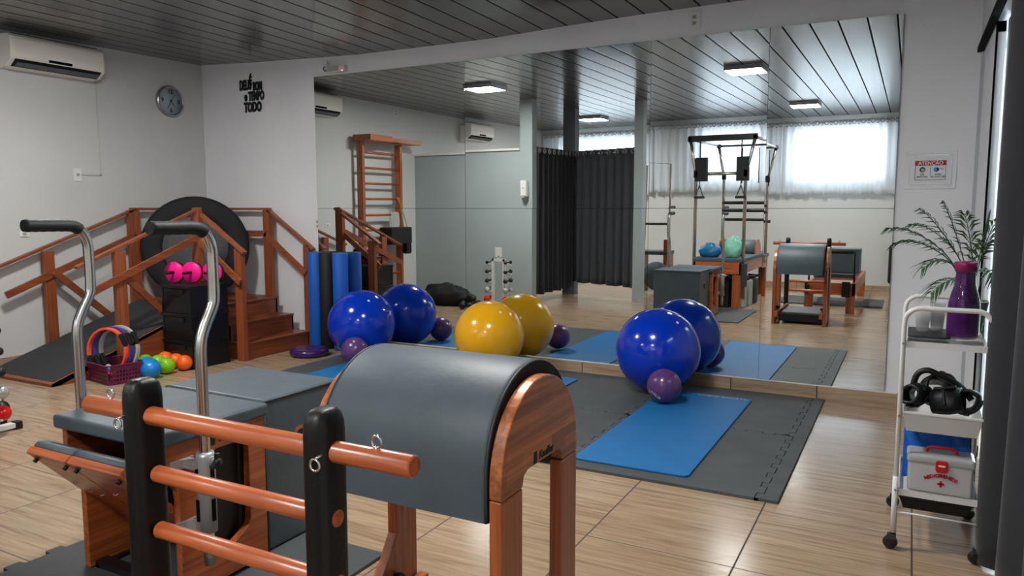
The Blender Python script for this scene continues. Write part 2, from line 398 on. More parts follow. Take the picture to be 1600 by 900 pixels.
# wall behind the photographer, with three high windows
WINS = [(-1.90, -.42, 1.72, 2.62), (-3.46, -2.38, 1.72, 2.60), (-6.2, -4.6, 1.95, 2.6)]
b = B(); cut = sorted(WINS); x = -6.85
for (a, c, z0, z1) in cut:
    b.box(x, a, YB-.15, YB, 0, 2.95); b.box(a, c, YB-.15, YB, 0, z0); b.box(a, c, YB-.15, YB, z1, 2.95); x = c
b.box(x, .5, YB-.15, YB, 0, 2.95)
struct(b, 'wall_front', 'wall')
for i, (a, c, z0, z1) in enumerate(WINS):
    w = B(); f = .035
    w.box(a, c, YB-.10, YB-.03, z0, z0+f).box(a, c, YB-.10, YB-.03, z1-f, z1).box(a, a+f, YB-.10, YB-.03, z0, z1).box(c-f, c, YB-.10, YB-.03, z0, z1)
    nn = max(1, round((c-a)/.37))
    for k in range(1, nn): xx = a+(c-a)*k/nn; w.box(xx-.012, xx+.012, YB-.09, YB-.04, z0, z1)
    for k in range(1, 4): zz = z0+(z1-z0)*k/4; w.box(a, c, YB-.08, YB-.05, zz-.009, zz+.009)
    o = struct(w, 'window_%d' % (i+1), 'white')
    p = B().box(a, c, YB-.115, YB-.105, z0, z1); mk(p, 'pane', 'pane', o)
# right-hand wall: plaster above and beside a sliding glass door
b = B().box(XR, .5, -8.45, .012, 2.36, 2.95).box(XR, .5, -8.45, -4.2, 0, 2.36)
struct(b, 'wall_right', 'wall')
d = B().box(.335, .375, -.055, 0, 0, 2.34).box(.335, .46, -4.2, 0, 2.335, 2.36)
d = struct(d, 'door_1', 'doorway')
mk(B().box(.31, .345, -4.2, -.03, 2.315, 2.345), 'door_track', 'gasket', d)
mk(B().box(.35, .385, -.90, -.055, .0, .06).box(.35, .385, -.90, -.055, 2.26, 2.315).box(.35, .385, -.90, -.84, 0, 2.315).box(.352, .383, -.84, -.055, .06, 2.26), 'door_leaf', 'wall2', d)
mk(B().box(.340, .349, -.915, -.895, 0, 2.315), 'gasket', 'gasket', d)
mk(B().box(.39, .43, -1.34, -.93, 0, 2.315).box(.39, .43, -4.2, -1.24, 0, .07).box(.39, .43, -4.2, -1.24, 2.24, 2.315).box(.39, .43, -2.75, -2.66, 0, 2.315).box(.39, .43, -4.2, -4.12, 0, 2.315), 'door_frame', 'doorway', d)
mk(B().box(.408, .414, -4.12, -1.32, .07, 2.24), 'glass', 'glass', d)
# outside, beyond the glass: light tiled yard wall
o = B()
for k in range(5): o.box(1.6, 1.7, -6, 1.5, k*.6, k*.6+.592)
struct(o, 'wall_outside', 'yard')
o = B().box(.5, 1.7, -6, 1.5, -.06, -.02); struct(o, 'ground', 'yard')

# skirting boards cut from the floor tile
BBX = [-.531-.597*k for k in range(12)]
b = B(); prev = -.02
for x in BBX+[XL+.01]:
    x = max(x, XL+.01); b.box(x+.0015, prev, -.016, .012, .0, .103); prev = x-.0015
    if x <= XL+.011: break
struct(b, 'baseboard_back', 'floor')
struct(B().box(-5.1, -.03, -.017, .0115, .103, .108), 'trim_1', 'white')
b = B(); prev = -.3
while prev > -8.3:
    b.box(XL, XL+.014, max(prev-.594, -8.3), prev, 0, .10); prev -= .597
struct(b, 'baseboard_left', 'floor')
b = B(); prev = .3
while prev > -6.7:
    b.box(max(prev-.594, -6.7), prev, YB, YB+.014, 0, .10); prev -= .597
struct(b, 'baseboard_front', 'floor')

# grey half wall and pillars
struct(B().box(XL, -4.90, -3.99, -3.87, 0, 2.12), 'wall_partition', 'grey')
struct(B().box(-4.90, -4.71, -4.02, -3.87, 0, 2.9), 'trim_2', 'grey')
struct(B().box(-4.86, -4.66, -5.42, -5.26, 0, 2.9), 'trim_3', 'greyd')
struct(B().box(-3.55, -3.42, -4.98, -4.82, 0, 2.9), 'trim_4', 'grey')
struct(B().box(XL, -4.9, -4.03, -3.84, 2.12, 2.15), 'trim_5', 'white')

# mirror: eight panes, each hung very slightly out of true
PX = [-5.131, -3.437, -1.79, -.935, -.105]
up_t = [R(.13), R(.34), R(.54), R(.32)]; lo_t = [0, 0, 0, -R(.12)]
mir = thing('wall_mirror', 'large frameless mirror wall of eight panes above the tiled skirting', 'mirror', (-2.6, 0, .108))
for i in range(4):
    for row, (z0, z1, ts) in enumerate(((.109, 1.349, lo_t), (1.352, 2.605, up_t))):
        x0, x1 = PX[i]+.0012, PX[i+1]-.0012; zc = (z0+z1)/2
        g = B().box(x0, x1, -.003, .003, z0-zc, z1-zc)
        g.xf(Matrix.Translation((0, -.004, zc)) @ Matrix.Rotation(ts[i], 4, 'X'))
        mk(g, 'mirror_pane', 'mirror', mir)
bk = B().box(PX[0], PX[-1], .0085, .0125, .109, 2.605); mk(bk, 'backing', 'mirroredge', mir)

exec_parts = []
# ------------------------------------------------------------------ ladder barrel (front, centre)
lb = thing('ladder_barrel', 'grey padded wooden barrel trainer with black-posted ladder, nearest the camera', 'exercise machine', (-1.12, -4.1, 0))
def arch(yc, r, zc, z0, n=24):
    return [(yc-r, z0)]+[(yc+r*math.cos(R(180-180*i/n)), zc+r*math.sin(R(180*i/n))) for i in range(n+1)]+[(yc+r, z0)]
for xa, xb, nm in ((-.855, -.82, 'side_panel'), (-1.42, -1.385, 'side_panel')):
    yc = -3.90; rp_ = .225 if xa > -1 else .212
    poly = [(-4.125, .66)]+[(yc+rp_*math.cos(R(180-180*i/28)), .695+rp_*math.sin(R(180*i/28))) for i in range(29)]+[(-3.675, .66), (-3.775, .66), (-3.78, .685), (-3.80, .697)]+[(-3.985, .697), (-4.005, .688), (-4.015, .66)]
    o = mk(B().prism(poly, 0, xa, xb), nm, 'wlam', lb, bev=.004)
    if xa > -1: 
        text('Kauffer', 'emblem', (xb+.0006, -3.880, .715), RL, .030, 'ink', o, ext=.0004, offset=.0008)
        mk(B().box(xb, xb+.0008, -3.955, -3.936, .700, .732), 'emblem', 'ink', o)
    for (ya, yb) in ((-4.125, -4.015), (-3.785, -3.675)):
        q = [(ya, 0), (yb, 0), (yb, .658), (ya, .658)]
        if ya > -3.9: q = [(ya-.16, .04), (ya-.16, .10)]+[(ya-.16*math.cos(R(t)), .10+.16-.16*math.cos(R(90-t)) if False else .10+.18*math.sin(R(t))**3) for t in (20, 40, 60, 75)]+[(ya, .33), (ya, .658), (yb, .658), (yb, .0), (ya, .0)]
        mk(B().prism(q, 0, xa, xb), 'leg', 'wz', lb, bev=.004)
    s = mk(B().box(xa if xa > -1 else xb, (xa if xa > -1 else xb)+(-.035 if xa > -1 else .035), -4.60, -3.66, .085, .155), 'base_rail', 'wy', lb, bev=.004)
    xk = (xa if xa > -1 else xb)+(-.017 if xa > -1 else .017)
    mk(B().lathe([(0, 0), (.006, 0), (.006, .02), (.024, .022), (.026, .04), (.018, .05), (0, .05)], (xk, -3.80, .155), seg=10), 'clamp_knob', 'blk', s)
# padded barrel
def shell(yc, zc, r, z0, n=30): return [(yc-r, z0)]+[(yc+r*math.cos(R(180-180*i/n)), zc+r*math.sin(R(180*i/n))) for i in range(n+1)]+[(yc+r, z0)]
outer = shell(-3.88, .705, .248, .60); inner = shell(-3.88, .70, .213, .60)
pb = B(); n = len(outer); xs_ = [(-1.380, .012), (-1.374, .003), (-1.362, 0), (-.878, 0), (-.866, .003), (-.860, .012)]
V = []
for x, ins in xs_:
    k = 1-ins/.25
    V += [(x, -3.88+(y+3.88)*k, .70+(z-.70)*k if z > .7 else z) for (y, z) in outer]
pb.add(V, [(i*n+j, i*n+j+1, (i+1)*n+j+1, (i+1)*n+j) for i in range(len(xs_)-1) for j in range(n-1)], True)
for xe, oi in ((-1.380, 0), (-.860, len(xs_)-1)):
    k = 1-.012/.25; O = [(xe, -3.88+(y+3.88)*k, .70+(z-.70)*k if z > .7 else z) for y, z in outer]; I = [(xe, y, z) for y, z in inner]
    pb.add(O+I, [(j, j+1, n+j+1, n+j) for j in range(n-1)])
pb.add([(x, y, z) for x in (-1.380, -.860) for y, z in inner], [(j, j+1, n+j+1, n+j) for j in range(n-1)], True)
for ya, yb in ((outer[0], inner[0]), (outer[-1], inner[-1])):
    pb.add([(-1.380, ya[0]*1, .60), (-.860, ya[0], .60), (-.860, yb[0], .60), (-1.380, yb[0], .60)], [(0, 1, 2, 3)])
pad = mk(pb, 'barrel_pad', 'up', lb)
for xe in (-1.377, -.8635):
    pp = B().tube([(xe, -3.88+(y+3.88)*.985, .70+(z-.70)*.985 if z > .7 else z) for y, z in outer], .0035, 6); mk(pp, 'piping', 'upd', pad)
be = B(); o_ = [(-3.88+(y+3.88)*.99, .70+(z-.70)*.99 if z > .7 else z) for y, z in outer]
for x_ in (-.8585, -.8700): be.add([(x_, y, z) for y, z in o_]+[(x_, y, z) for y, z in inner], [(j, j+1, n+j+1, n+j) for j in range(n-1)])
be.add([(x_, y, z) for x_ in (-.8585, -.8700) for y, z in o_], [(j, j+1, n+j+1, n+j) for j in range(n-1)], True)
mk(be, 'pad_edge', 'blkm', pad, label='black end strip of the barrel pad')
# lower platform between the legs
pf = mk(B().box(-1.345, -.895, -4.50, -3.78, .03, .12), 'platform', 'blkm', lb, bev=.006)
mk(B().box(-1.33, -.91, -4.46, -3.82, .12, .135), 'tread_mat', 'lgrey', pf, bev=.003)
# ladder
for x in (-1.392, -.900):
    pr = [(x+dx, -4.632+dy) for dx, dy in [(.045*math.cos(t)*(1 if abs(math.cos(t)) > .3 else 1), .032*math.sin(t)) for t in [2*PI*i/20 for i in range(20)]]]
    import itertools
    def rrect(cx, cy, hx, hy, r, n=5):
        o = []
        for (sx, sy, a0) in ((1, 1, 0), (-1, 1, 90), (-1, -1, 180), (1, -1, 270)):
            for i in range(n+1):
                a = R(a0+90*i/n); o.append((cx+sx*(hx-r)+r*math.cos(a), cy+sy*(hy-r)+r*math.sin(a)))
        return o
    rings = [(0, 1), (.005, 1), (.955, 1), (.975, .97), (.990, .86), (.999, .62), (1.001, .3)]
    ob = B(); V = []; pr0 = rrect(x, -4.632, .0262, .038, .020); n_ = len(pr0)
    for z, k in rings: V += [(x+(px-x)*k, -4.632+(py+4.632)*k, z) for px, py in pr0]
    ob.add(V, [(i*n_+j, i*n_+(j+1) % n_, (i+1)*n_+(j+1) % n_, (i+1)*n_+j) for i in range(len(rings)-1) for j in range(n_)], True)
    k0 = len(ob.v)-n_; ob.f.append([k0+j for j in range(n_)]); ob.sm.append(True); ob.f.append([j for j in range(n_)][::-1]); ob.sm.append(False)
    po = mk(ob, 'ladder_post', 'rub', lb)
    for zz in (.803, .682, .56, .44, .32):
        if x > -1: mk(B().cyl((x+.022, -4.632, zz), (x+.0275, -4.632, zz), .0155, 16), 'plug', 'wx', po)
rung = [(-1.575, -.705, .925)]+[(-1.36, -.92, z) for z in (.803, .682, .56, .44, .32)]
for k, (xa, xb, z) in enumerate(rung):
    rr = .0195 if k == 0 else .0175
    rb = B().tube([(xa, -4.632, z), (xa+.004, -4.632, z), (xb-.004, -4.632, z), (xb, -4.632, z)], [rr-.003, rr, rr, rr-.003], 20)
    ro = mk(rb, 'rung', 'wx', lb)
    if k == 0:
        for xe, zo, yo in ((-1.497, .031, 0), (-.784, .031, 0), (-1.411, -.012, -.045), (-.882, -.012, -.045)):
            c = Vector((xe, -4.632+yo, z+zo)); d = Vector((0, yo, zo if not yo else 0)).normalized()
            e = B().tube([c+(Vector((0, 0, 1))*math.cos(t)+Vector((1, 0, 0))*math.sin(t))*.0105 for t in [2*PI*i/16 for i in range(16)]], .0024, 8, closed=True)
            if yo: e.cyl(c+Vector((0, 0, .010)), c+Vector((.006, .012, .016)), .0024, 8)
            else: e.cyl(c-d*.020, c-d*.010, .003, 8)
            mk(e, 'eye_bolt', 'chrome', ro)
for x in (-1.385, -.895): mk(B().box(x-.02, x+.02, -4.66, -4.50, 0, .085), 'foot', 'blk', lb, bev=.004)

# ------------------------------------------------------------------ chair with two tall handles
ch = thing('pilates_chair', 'wooden exercise chair with grey seat, split pedals and two tall bent chrome handles', 'exercise machine', (-2.41, -3.85, 0))
XA, XB_ = -2.665, -2.12
mk(B().box(XA-.005, XB_+.012, -4.085, -3.605, .572, .622), 'seat', 'up', ch, bev=.012, seg=3)
def side(x0, x1, cut):
    out = [(-4.055, .572), (-4.055, .46), (-4.05, .452), (-4.03, .448), (-4.005, .41), (-4.0, .37), (-4.0, .02), (-3.62, .02), (-3.62, .572)]
    if not cut: return B().prism(out, 0, x0, x1)
    # frame with a tall rounded opening, built from four pieces of one board
    o = B()
    o.prism([(-4.055, .572), (-4.055, .46), (-4.05, .452), (-4.03, .448), (-4.005, .41), (-4.0, .37), (-4.0, .02), (-3.885, .02), (-3.885, .47), (-3.87, .50), (-3.84, .51), (-3.84, .572)], 0, x0, x1)
    o.prism([(-3.84, .572), (-3.84, .51), (-3.72, .51), (-3.705, .50), (-3.70, .48), (-3.70, .20), (-3.71, .18), (-3.76, .15), (-3.80, .135), (-3.885, .12), (-3.885, .02), (-3.62, .02), (-3.62, .572)], 0, x0, x1)
    return o
mk(side(XB_-.03, XB_, True), 'side_panel', 'wy', ch, bev=.003)
sl = mk(side(XA, XA+.03, False), 'side_panel', 'wy', ch, bev=.003)
mk(B().box(XA+.03, XB_-.03, -3.66, -3.635, .02, .57), 'back_panel', 'wx', ch)
mk(B().box(XA+.05, XB_-.035, -3.72, -3.69, .10, .53).box(XB_-.075, XB_-.045, -3.90, -3.68, .10, .54), 'spring_plate', 'blk', ch, bev=.01)
mk(B().box(XA+.03, XB_-.03, -3.99, -3.96, .525, .568), 'shade_black_rail', 'blkm', ch)  # rail coloured black to stand for shade in the hollow under the seat
mk(B().box(-2.33, -2.27, -3.9, -3.86, .44, .54), 'spring_stop', 'paper', ch)
spb = B()
for xx in (XA+.2, XA+.38): 
    spb.tube([(xx+.012*math.cos(t*1.0), -3.80+.012*math.sin(t*1.0), .15+.34*t/90) for t in range(0, 91)], .0028, 5)
mk(spb, 'spring', 'steel', ch)
text('Kauffer', 'emblem', (XB_+.0006, -3.78, .543), RL, .034, 'ink', ch, ext=.0004, offset=.0008)
mk(B().box(XB_, XB_+.001, -3.868, -3.848, .527, .561), 'emblem', 'ink', ch)
# base bar
mk(B().box(XA, XB_, -3.98, -3.93, .016, .04).box(XA, XB_, -3.70, -3.64, .016, .04).box(XA, XA+.05, -3.98, -3.64, .016, .03).box(XB_-.05, XB_, -3.98, -3.64, .016, .03), 'base_bar', 'blk', ch)
# pedals: split board sloping down from the front edge to a hinge at the back
def pedal(x0, x1):
    p0 = Vector((0, -4.175, .525)); p1 = Vector((0, -3.80, .125)); d = (p1-p0).normalized(); nrm = Vector((0, -d.z, d.y)); nrm = nrm if nrm.z > 0 else -nrm
    poly = [p0+nrm*.012, p1+nrm*.012, p1-nrm*.014, p0-nrm*.016]
    o = mk(B().prism([(p.y, p.z) for p in poly], 0, x0, x1), 'pedal', 'wx', ch, bev=.003)
    q = [p0+nrm*.012+d*.004, p0+nrm*.034+d*.004, p0+nrm*.052+d*.03, p0+nrm*.060+d*.075, p0+nrm*.050+d*.12, p0+nrm*.026+d*.15, p0+nrm*.014+d*.155]
    mk(B().prism([(p.y, p.z) for p in q], 0, x0+.002, x1-.002, True), 'pedal_pad', 'up', o, bev=.006)
    for xx in (x0+.025, x1-.03):
        st = B().cyl(Vector((xx, p0.y, p0.z))+d*.035-nrm*.030, Vector((xx, p0.y, p0.z))+d*.035-nrm*.014, .0075, 12); mk(st, 'rubber_stop', 'blk', o)
    for xx, k in ((x0+.06, .19), (x0+.10, .235), (x0+.16, .24)): 
        c = Vector((xx, p0.y, p0.z))+d*k-nrm*.0155; ey = B().tube([c+(Vector((1, 0, 0))*math.cos(t)-nrm*math.sin(t))*.009 for t in [PI*i/8 for i in range(9)]], .002, 6); mk(ey, 'staple', 'steel', o)
pedal(XA+.005, -2.437); pedal(-2.431, -2.155)
# chrome handles
def handle(x, yb):
    P = [(x, yb, .14), (x, yb, .6), (x, yb, .80), (x, yb+.002, .90), (x, yb+.02, .955), (x, yb+.055, 1.02), (x, yb+.063, 1.06), (x, yb+.063, 1.17), (x, yb+.060, 1.22), (x, yb+.042, 1.262), (x, yb+.012, 1.284), (x, yb-.02, 1.288), (x, yb-.155, 1.290)]
    o = mk(B().tube(smooth_path(P, 5), .0190, 16), 'handle_pole', 'chrome', ch)
    g = smooth_path([(x, yb+.034, 1.272), (x, yb+.012, 1.284), (x, yb-.02, 1.288), (x, yb-.10, 1.289), (x, yb-.168, 1.290)], 5)
    rs = [.0215+(.0012 if i % 2 else 0) for i in range(len(g))]; rs[-1] = .021
    mk(B().tube(g, rs, 16), 'grip', 'grip', o)
    return o
handle(-2.75, -3.925); h2 = handle(-2.065, -3.935)
cl = B().lathe([(.0175, .255), (.031, .258), (.031, .52), (.028, .535), (.0175, .535)], (-2.065, -3.935, 0), seg=24)
for z in (.285, .50): cl.box(-2.12, -2.065, -3.985, -3.955, z-.014, z+.014); cl.box(-2.122, -2.115, -4.03, -3.94, z-.016, z+.016)
co = mk(cl, 'clamp', 'alu', ch)
mk(B().box(-2.036, -2.031, -3.942, -3.928, .30, .375).box(-2.036, -2.031, -3.942, -3.928, .41, .485).box(-2.08, -2.065, -3.968, -3.963, .30, .375).box(-2.08, -2.065, -3.968, -3.963, .41, .485), 'slot', 'gasket', co)
kn = B().cyl((-2.036, -3.935, .512), (-2.005, -3.94, .512), .009, 12).cyl((-2.036, -3.935, .512), (-2.025, -3.938, .512), .013, 12); mk(kn, 'pin', 'alu', co)
kb = B().lathe([(0, 0), (.012, 0), (.014, .018), (0, .02)], (-2.008, -3.94, .512), (1, -.1, 0), 12)
for k in range(3):
    a = R(90+120*k); kb.bar((-1.998, -3.942, .512), (-1.998, -3.942+.03*math.cos(a), .512+.03*math.sin(a)), .014, .014, (1, 0, 0))
mk(kb, 'knob', 'blk', co)

# grey box beside the chair
gx = thing('padded_box', 'large grey upholstered box pushed against the back of the wooden chair', 'box', (-2.43, -3.37, 0))
bb = B(); bb.box(-2.715, -2.155, -3.585, -3.155, .0155, .62)
bo = mk(bb, 'body', 'up', gx, bev=.012, seg=3)
def rr2(yc, zc, hy, hz, r, n=5):
    o = []
    for (sx, sy, a0) in ((1, 1, 0), (-1, 1, 90), (-1, -1, 180), (1, -1, 270)):
        for i in range(n+1):
            a = R(a0+90*i/n); o.append((yc+sx*(hy-r)+r*math.cos(a), zc+sy*(hz-r)+r*math.sin(a)))
    return o
mk(B().prism(rr2(-3.37, .43, .06, .045, .03), 0, -2.157, -2.1535), 'hand_hole', 'wy', gx)
mk(B().prism(rr2(-3.37, .425, .05, .035, .025), 0, -2.1545, -2.1525), 'hand_hole', 'blkm', gx)
sm = B()
for a_, b_ in (((-2.715, -3.585, .612), (-2.155, -3.585, .612)), ((-2.155, -3.585, .612), (-2.155, -3.155, .612)), ((-2.155, -3.155, .612), (-2.715, -3.155, .612)), ((-2.715, -3.155, .612), (-2.715, -3.585, .612)), ((-2.155, -3.585, .612), (-2.155, -3.585, .01))): sm.cyl(a_, b_, .004, 6)
mk(sm, 'piping', 'upd', gx)

# ------------------------------------------------------------------ interlocking foam mats
def teeth(L0, L1, pitch=.083, amp=.016, g=0.0, flip=1, jit=0):
    """list of (t, offset) along an edge from L0 to L1"""
    pts = []; n = max(2, round((L1-L0)/pitch)); n += (n % 2); w = (L1-L0)/n
    for k in range(n):
        s = flip*(1 if k % 2 else -1); a = L0+k*w; c = a+w; sh = g if s > 0 else -g
        t0 = a+(sh if k else 0); t1 = c-(sh if k < n-1 else 0)
        fl = w*.09
        pts += [(t0-(fl if k else 0)*(1), s*amp), (t1+(fl if k < n-1 else 0), s*amp)] if s > 0 else [(t0+(fl if k else 0), s*amp), (t1-(fl if k < n-1 else 0), s*amp)]
    return pts
def eva(x0, x1, y0, y1, L, Rr, T, Bt, h=.014, z=0.0005, g=.0022):
    """tile outline with teeth on sides flagged: L,R,T(op),B(ottom) = 0 none, +1/-1 tooth phase"""
    P = []
    P += [(t, y0+(o-0)*1+g) for t, o in teeth(x0, x1, flip=Bt, g=-g)] if Bt else [(x0, y0), (x1, y0)]
    P += [(x1+o-g, t) for t, o in teeth(y0, y1, flip=Rr, g=g)] if Rr else [(x1, y0), (x1, y1)]
    P += [(t, y1+o-g) for t, o in reversed(teeth(x0, x1, flip=T, g=g))] if T else [(x1, y1), (x0, y1)]
    P += [(x0+o+g, t) for t, o in reversed(teeth(y0, y1, flip=L, g=-g))] if L else [(x0, y1), (x0, y0)]
    Q = []
    for p in P:
        if not Q or (abs(p[0]-Q[-1][0])+abs(p[1]-Q[-1][1])) > 1e-4: Q.append(p)
    return B().prism(Q, 2, z, z+h)
YS = [-2.12, -1.045, -.02]; XS = [-4.565, -3.565, -2.565, -1.565, -.565]
names = {0: 'far left end of the row', 1: 'second from the roller end', 2: 'behind the yellow ball side', 3: 'right end under the blue mat'}
cn = ['at the roller end', 'below the yellow ball', 'between the two long blue mats', 'under the long blue mat at the door end']
for i in range(4):
    for j in range(2):
        o = solo(eva(XS[i], XS[i+1], YS[j], YS[j+1], 1 if i else 0, 1, 1 if j == 0 else 0, 1 if j == 1 else 0), 'foam_mat', 'eva',
                 'dark grey foam floor tile %s, %s' % (cn[i], 'skirting row' if j else 'outer row'), 'mat', (XS[i]+.5, (YS[j]+YS[j+1])/2, 0), 'interlocking foam floor tiles')
for j in range(2):
    bs = B(); P = [(XS[4]+o+.0022, t) for t, o in reversed(teeth(YS[j], YS[j+1], flip=1, g=-.0022))]+[(XS[4]+.001-.0, YS[j])]
    P = [(-.478, YS[j]+.001), (-.478, YS[j+1]-.001)]+P[:-1]
    solo(bs.prism(P, 2, .0005, .0145), 'foam_mat_border', 'eva', 'toothed dark foam border strip, door-side edge, %s' % ('touching the skirting' if j else 'outer piece'), 'mat', (-.52, (YS[j]+YS[j+1])/2, 0), 'foam border strips')
solo(eva(-2.92, -1.75, -4.62, -3.38, 1, 0, 0, 0), 'foam_mat', 'eva', 'dark foam floor tile under the wooden exercise chair', 'mat', (-2.4, -4.0, 0))

# long blue mats
def yoga(x0, x1, y0, y1, label, txt=True):
    c = .035; P = []
    for (cx, cy, a0) in ((x1-c, y1-c, 0), (x0+c, y1-c, 90), (x0+c, y0+c, 180), (x1-c, y0+c, 270)): P += [(cx+c*math.cos(R(a0+15*i)), cy+c*math.sin(R(a0+15*i))) for i in range(7)]
    t = thing('exercise_mat', label, 'mat', ((x0+x1)/2, (y0+y1)/2, .015), 'long blue exercise mats')
    mk(B().prism(P, 2, .0150, .0255), 'mat_sheet', 'yoga', t, bev=.003)
    return t
y1_ = yoga(-1.54, -.92, -2.02, -.30, 'long blue exercise mat with a purple ball at its top corner, nearest the door')
text('LIVEUP SPORTS', 'lettering', (-1.12, -.345, .0258), (0, 0, 0), .05, 'silink', y1_, ext=.0002)
yoga(-2.86, -2.24, -2.02, -.28, 'long blue exercise mat between the yellow ball and the grey barrel')
yoga(-4.25, -3.62, -2.02, -.30, 'long blue exercise mat by the foam rollers, beside the first blue ball')

# ------------------------------------------------------------------ balls
def ball(name, m, c, r, label, cat='exercise ball', ribs=0, valve=True, group=None, emb=False):
    t = thing(name, label, cat, (c[0], c[1], c[2]-r), group)
    b = B()
    if ribs:
        n = 60; prof = []
        for i in range(n+1):
            a = -PI/2+PI*i/n; k = 1+(.004*math.cos(i*PI) if abs(a) < 1.1 else 0); prof.append((r*math.cos(a)*k, r*math.sin(a)*k))
        b.lathe(prof, c, (.10, -.25, 1), 56)
    else: b.ball(c, r, 40, 24)
    mk(b, 'ball_skin', m, t)
    if valve:
        d = Vector((.55, -.35, .75)).normalized() if ribs else Vector((.35, -.5, .75)).normalized(); p = Vector(c)+d*r*.992
        mk(B().cyl(p, p+d*.004, .011, 12), 'valve', 'white' if ribs else 'lgrey', t)
    if emb:
        d = Vector((-.28, -.88, -.36)).normalized(); p = Vector(c)+d*(r+.001)
        q = d.to_track_quat('Z', 'Y').to_euler()
        o = text('LIVEUP', 'lettering', p, (R(112), R(28), R(-14)), .034, 'silink', t, ext=.0006)
    return t
ball('exercise_ball', 'blueball', (-1.591, -.342, .320), .305, 'big glossy blue exercise ball behind a purple ball on the blue mat', ribs=1, group='big exercise balls')
ball('exercise_ball', 'yelball', (-3.035, -.30, .305), .290, 'big yellow exercise ball against the mirror', ribs=1, group='big exercise balls')
ball('exercise_ball', 'blueball', (-4.335, -.34, .318), .303, 'big glossy blue exercise ball beside the foam rollers', ribs=1, group='big exercise balls')
ball('small_ball', 'purball', (-1.440, -.682, .1435), .117, 'small purple ball on the blue mat in front of the door-side blue ball', 'ball', valve=False, emb=True, group='small purple balls')
ball('small_ball', 'purball', (-4.145, -.672, .1435), .117, 'small purple ball in front of the blue ball by the rollers', 'ball', group='small purple balls')
ball('small_ball', 'purball', (-2.905, -.80, .1455), .118, 'small purple ball seen behind the yellow ball', 'ball', group='small purple balls')
# balance disc
dc = thing('balance_disc', 'flat purple inflatable balance disc on the floor by the rollers', 'balance disc', (-4.86, -.46, 0))
pr = [(0, .012), (.10, .004), (.150, .0), (.170, .012), (.178, .036), (.170, .058), (.150, .070), (.12, .074), (.115, .071), (.08, .075), (.05, .072), (0, .074)]
mk(B().lathe(pr, (-4.86, -.46, 0), seg=48), 'disc_skin', 'disc', dc)
# foam rollers
for (x, y, m, l) in ((-5.088, -.105, 'blueroll', 'tall blue foam roller nearest the stair rail'), (-4.95, -.10, 'blkroll', 'tall black foam roller between the two blue rollers'), (-4.775, -.105, 'blueroll', 'tall blue foam roller behind the big blue ball')):
    t = thing('foam_roller', l, 'foam roller', (x, y, 0), 'upright foam rollers')
    rr_ = .073 if m == 'blueroll' and x > -5 else .070
    mk(B().lathe([(.012, .0), (rr_-.004, .0), (rr_, .005), (rr_, .925), (rr_-.004, .93), (.012, .93)], (x, y, 0), seg=36), 'roller_body', m, t)
    mk(B().cyl((x, y, .9295), (x, y, .9315), rr_-.008, 24), 'end_face', 'blkroll' if m == 'blkroll' else 'yoga', t)

# ------------------------------------------------------------------ corner stairs and ramp
st = thing('training_stairs', 'wooden corner practice stairs with black ramp and double handrails', 'stairs', (-5.9, -.8, 0))
SX = [-5.19, -5.40, -5.61]; YS0, YS1 = -.90, -.10; rz = .157
for k in range(3):
    x0 = SX[k]; xe = SX[k+1] if k < 2 else -5.72
    mk(B().box(x0-.02, x0, YS0, YS1, k*rz, (k+1)*rz-.018), 'riser', 'sty', st)
    mk(B().box(xe-.02, x0+.012, YS0-.005, YS1, (k+1)*rz-.018, (k+1)*rz), 'tread', 'sty', st, bev=.004)
side_ = [(SX[0], 0), (SX[0], rz-.02), (SX[1], rz-.02), (SX[1], 2*rz-.02), (SX[2], 2*rz-.02), (SX[2], 3*rz-.02), (-5.70, 3*rz-.02), (-5.70, 0)]
mk(B().prism(side_, 1, YS0, YS0+.02), 'stringer', 'stx', st); mk(B().prism(side_, 1, YS1-.02, YS1), 'stringer', 'stx', st)
pl = mk(B().box(-6.62, -5.70, -.93, -.06, .45, .471).box(-6.60, -5.72, -.92, -.90, 0, .45).box(-5.72, -5.70, -.93, -.06, 0, .45).box(-6.60, -5.72, -.10, -.08, 0, .45), 'platform', 'stx', st)
# ramp
y0r, y1r, zt = -2.33, -.93, .471
mk(B().prism([(y0r, 0), (y0r, .022), (y1r, zt), (y1r, 0)], 0, -5.72, -5.70), 'ramp_side', 'sty', st)
mk(B().prism([(y0r, 0), (y0r, .022), (y1r, zt), (y1r, 0)], 0, -6.60, -6.58), 'ramp_side', 'sty', st)
mk(B().prism([(y0r-.005, 0), (y0r-.005, .022), (y1r, zt), (y1r, zt-.02), (y0r+.06, .0)], 0, -6.60, -5.70), 'ramp_board', 'sty', st)
mk(B().prism([(y0r+.03, .031), (y0r+.03, .036), (y1r, zt+.008), (y1r, zt)], 0, -6.58, -5.725), 'ramp_cover', 'rampcov', st)
def post(x, y, z0, z1, wx=.075, wy=.045, nm='post'): return mk(B().box(x-wx/2, x+wx/2, y-wy/2, y+wy/2, z0, z1), nm, 'stz', st, bev=.003)
post(-6.62, -.93, 0, 1.335, .05, .11); post(-6.62, -1.76, .0, .985, .05, .09)
post(-5.715, -.085, .0, 1.335, .095, .05); post(-5.20, -.085, 0, 1.0, .075, .05)
post(-5.68, -.97, 0, 1.335, .10, .05); post(-5.68, -1.74, 0, 1.01, .05, .095); post(-5.20, -.93, 0, 1.0, .085, .05)
def rail(p, q, nm='handrail', w=.05, t=.024, m='sty'): return mk(B().bar(p, q, w, t), nm, m, st, bev=.003)
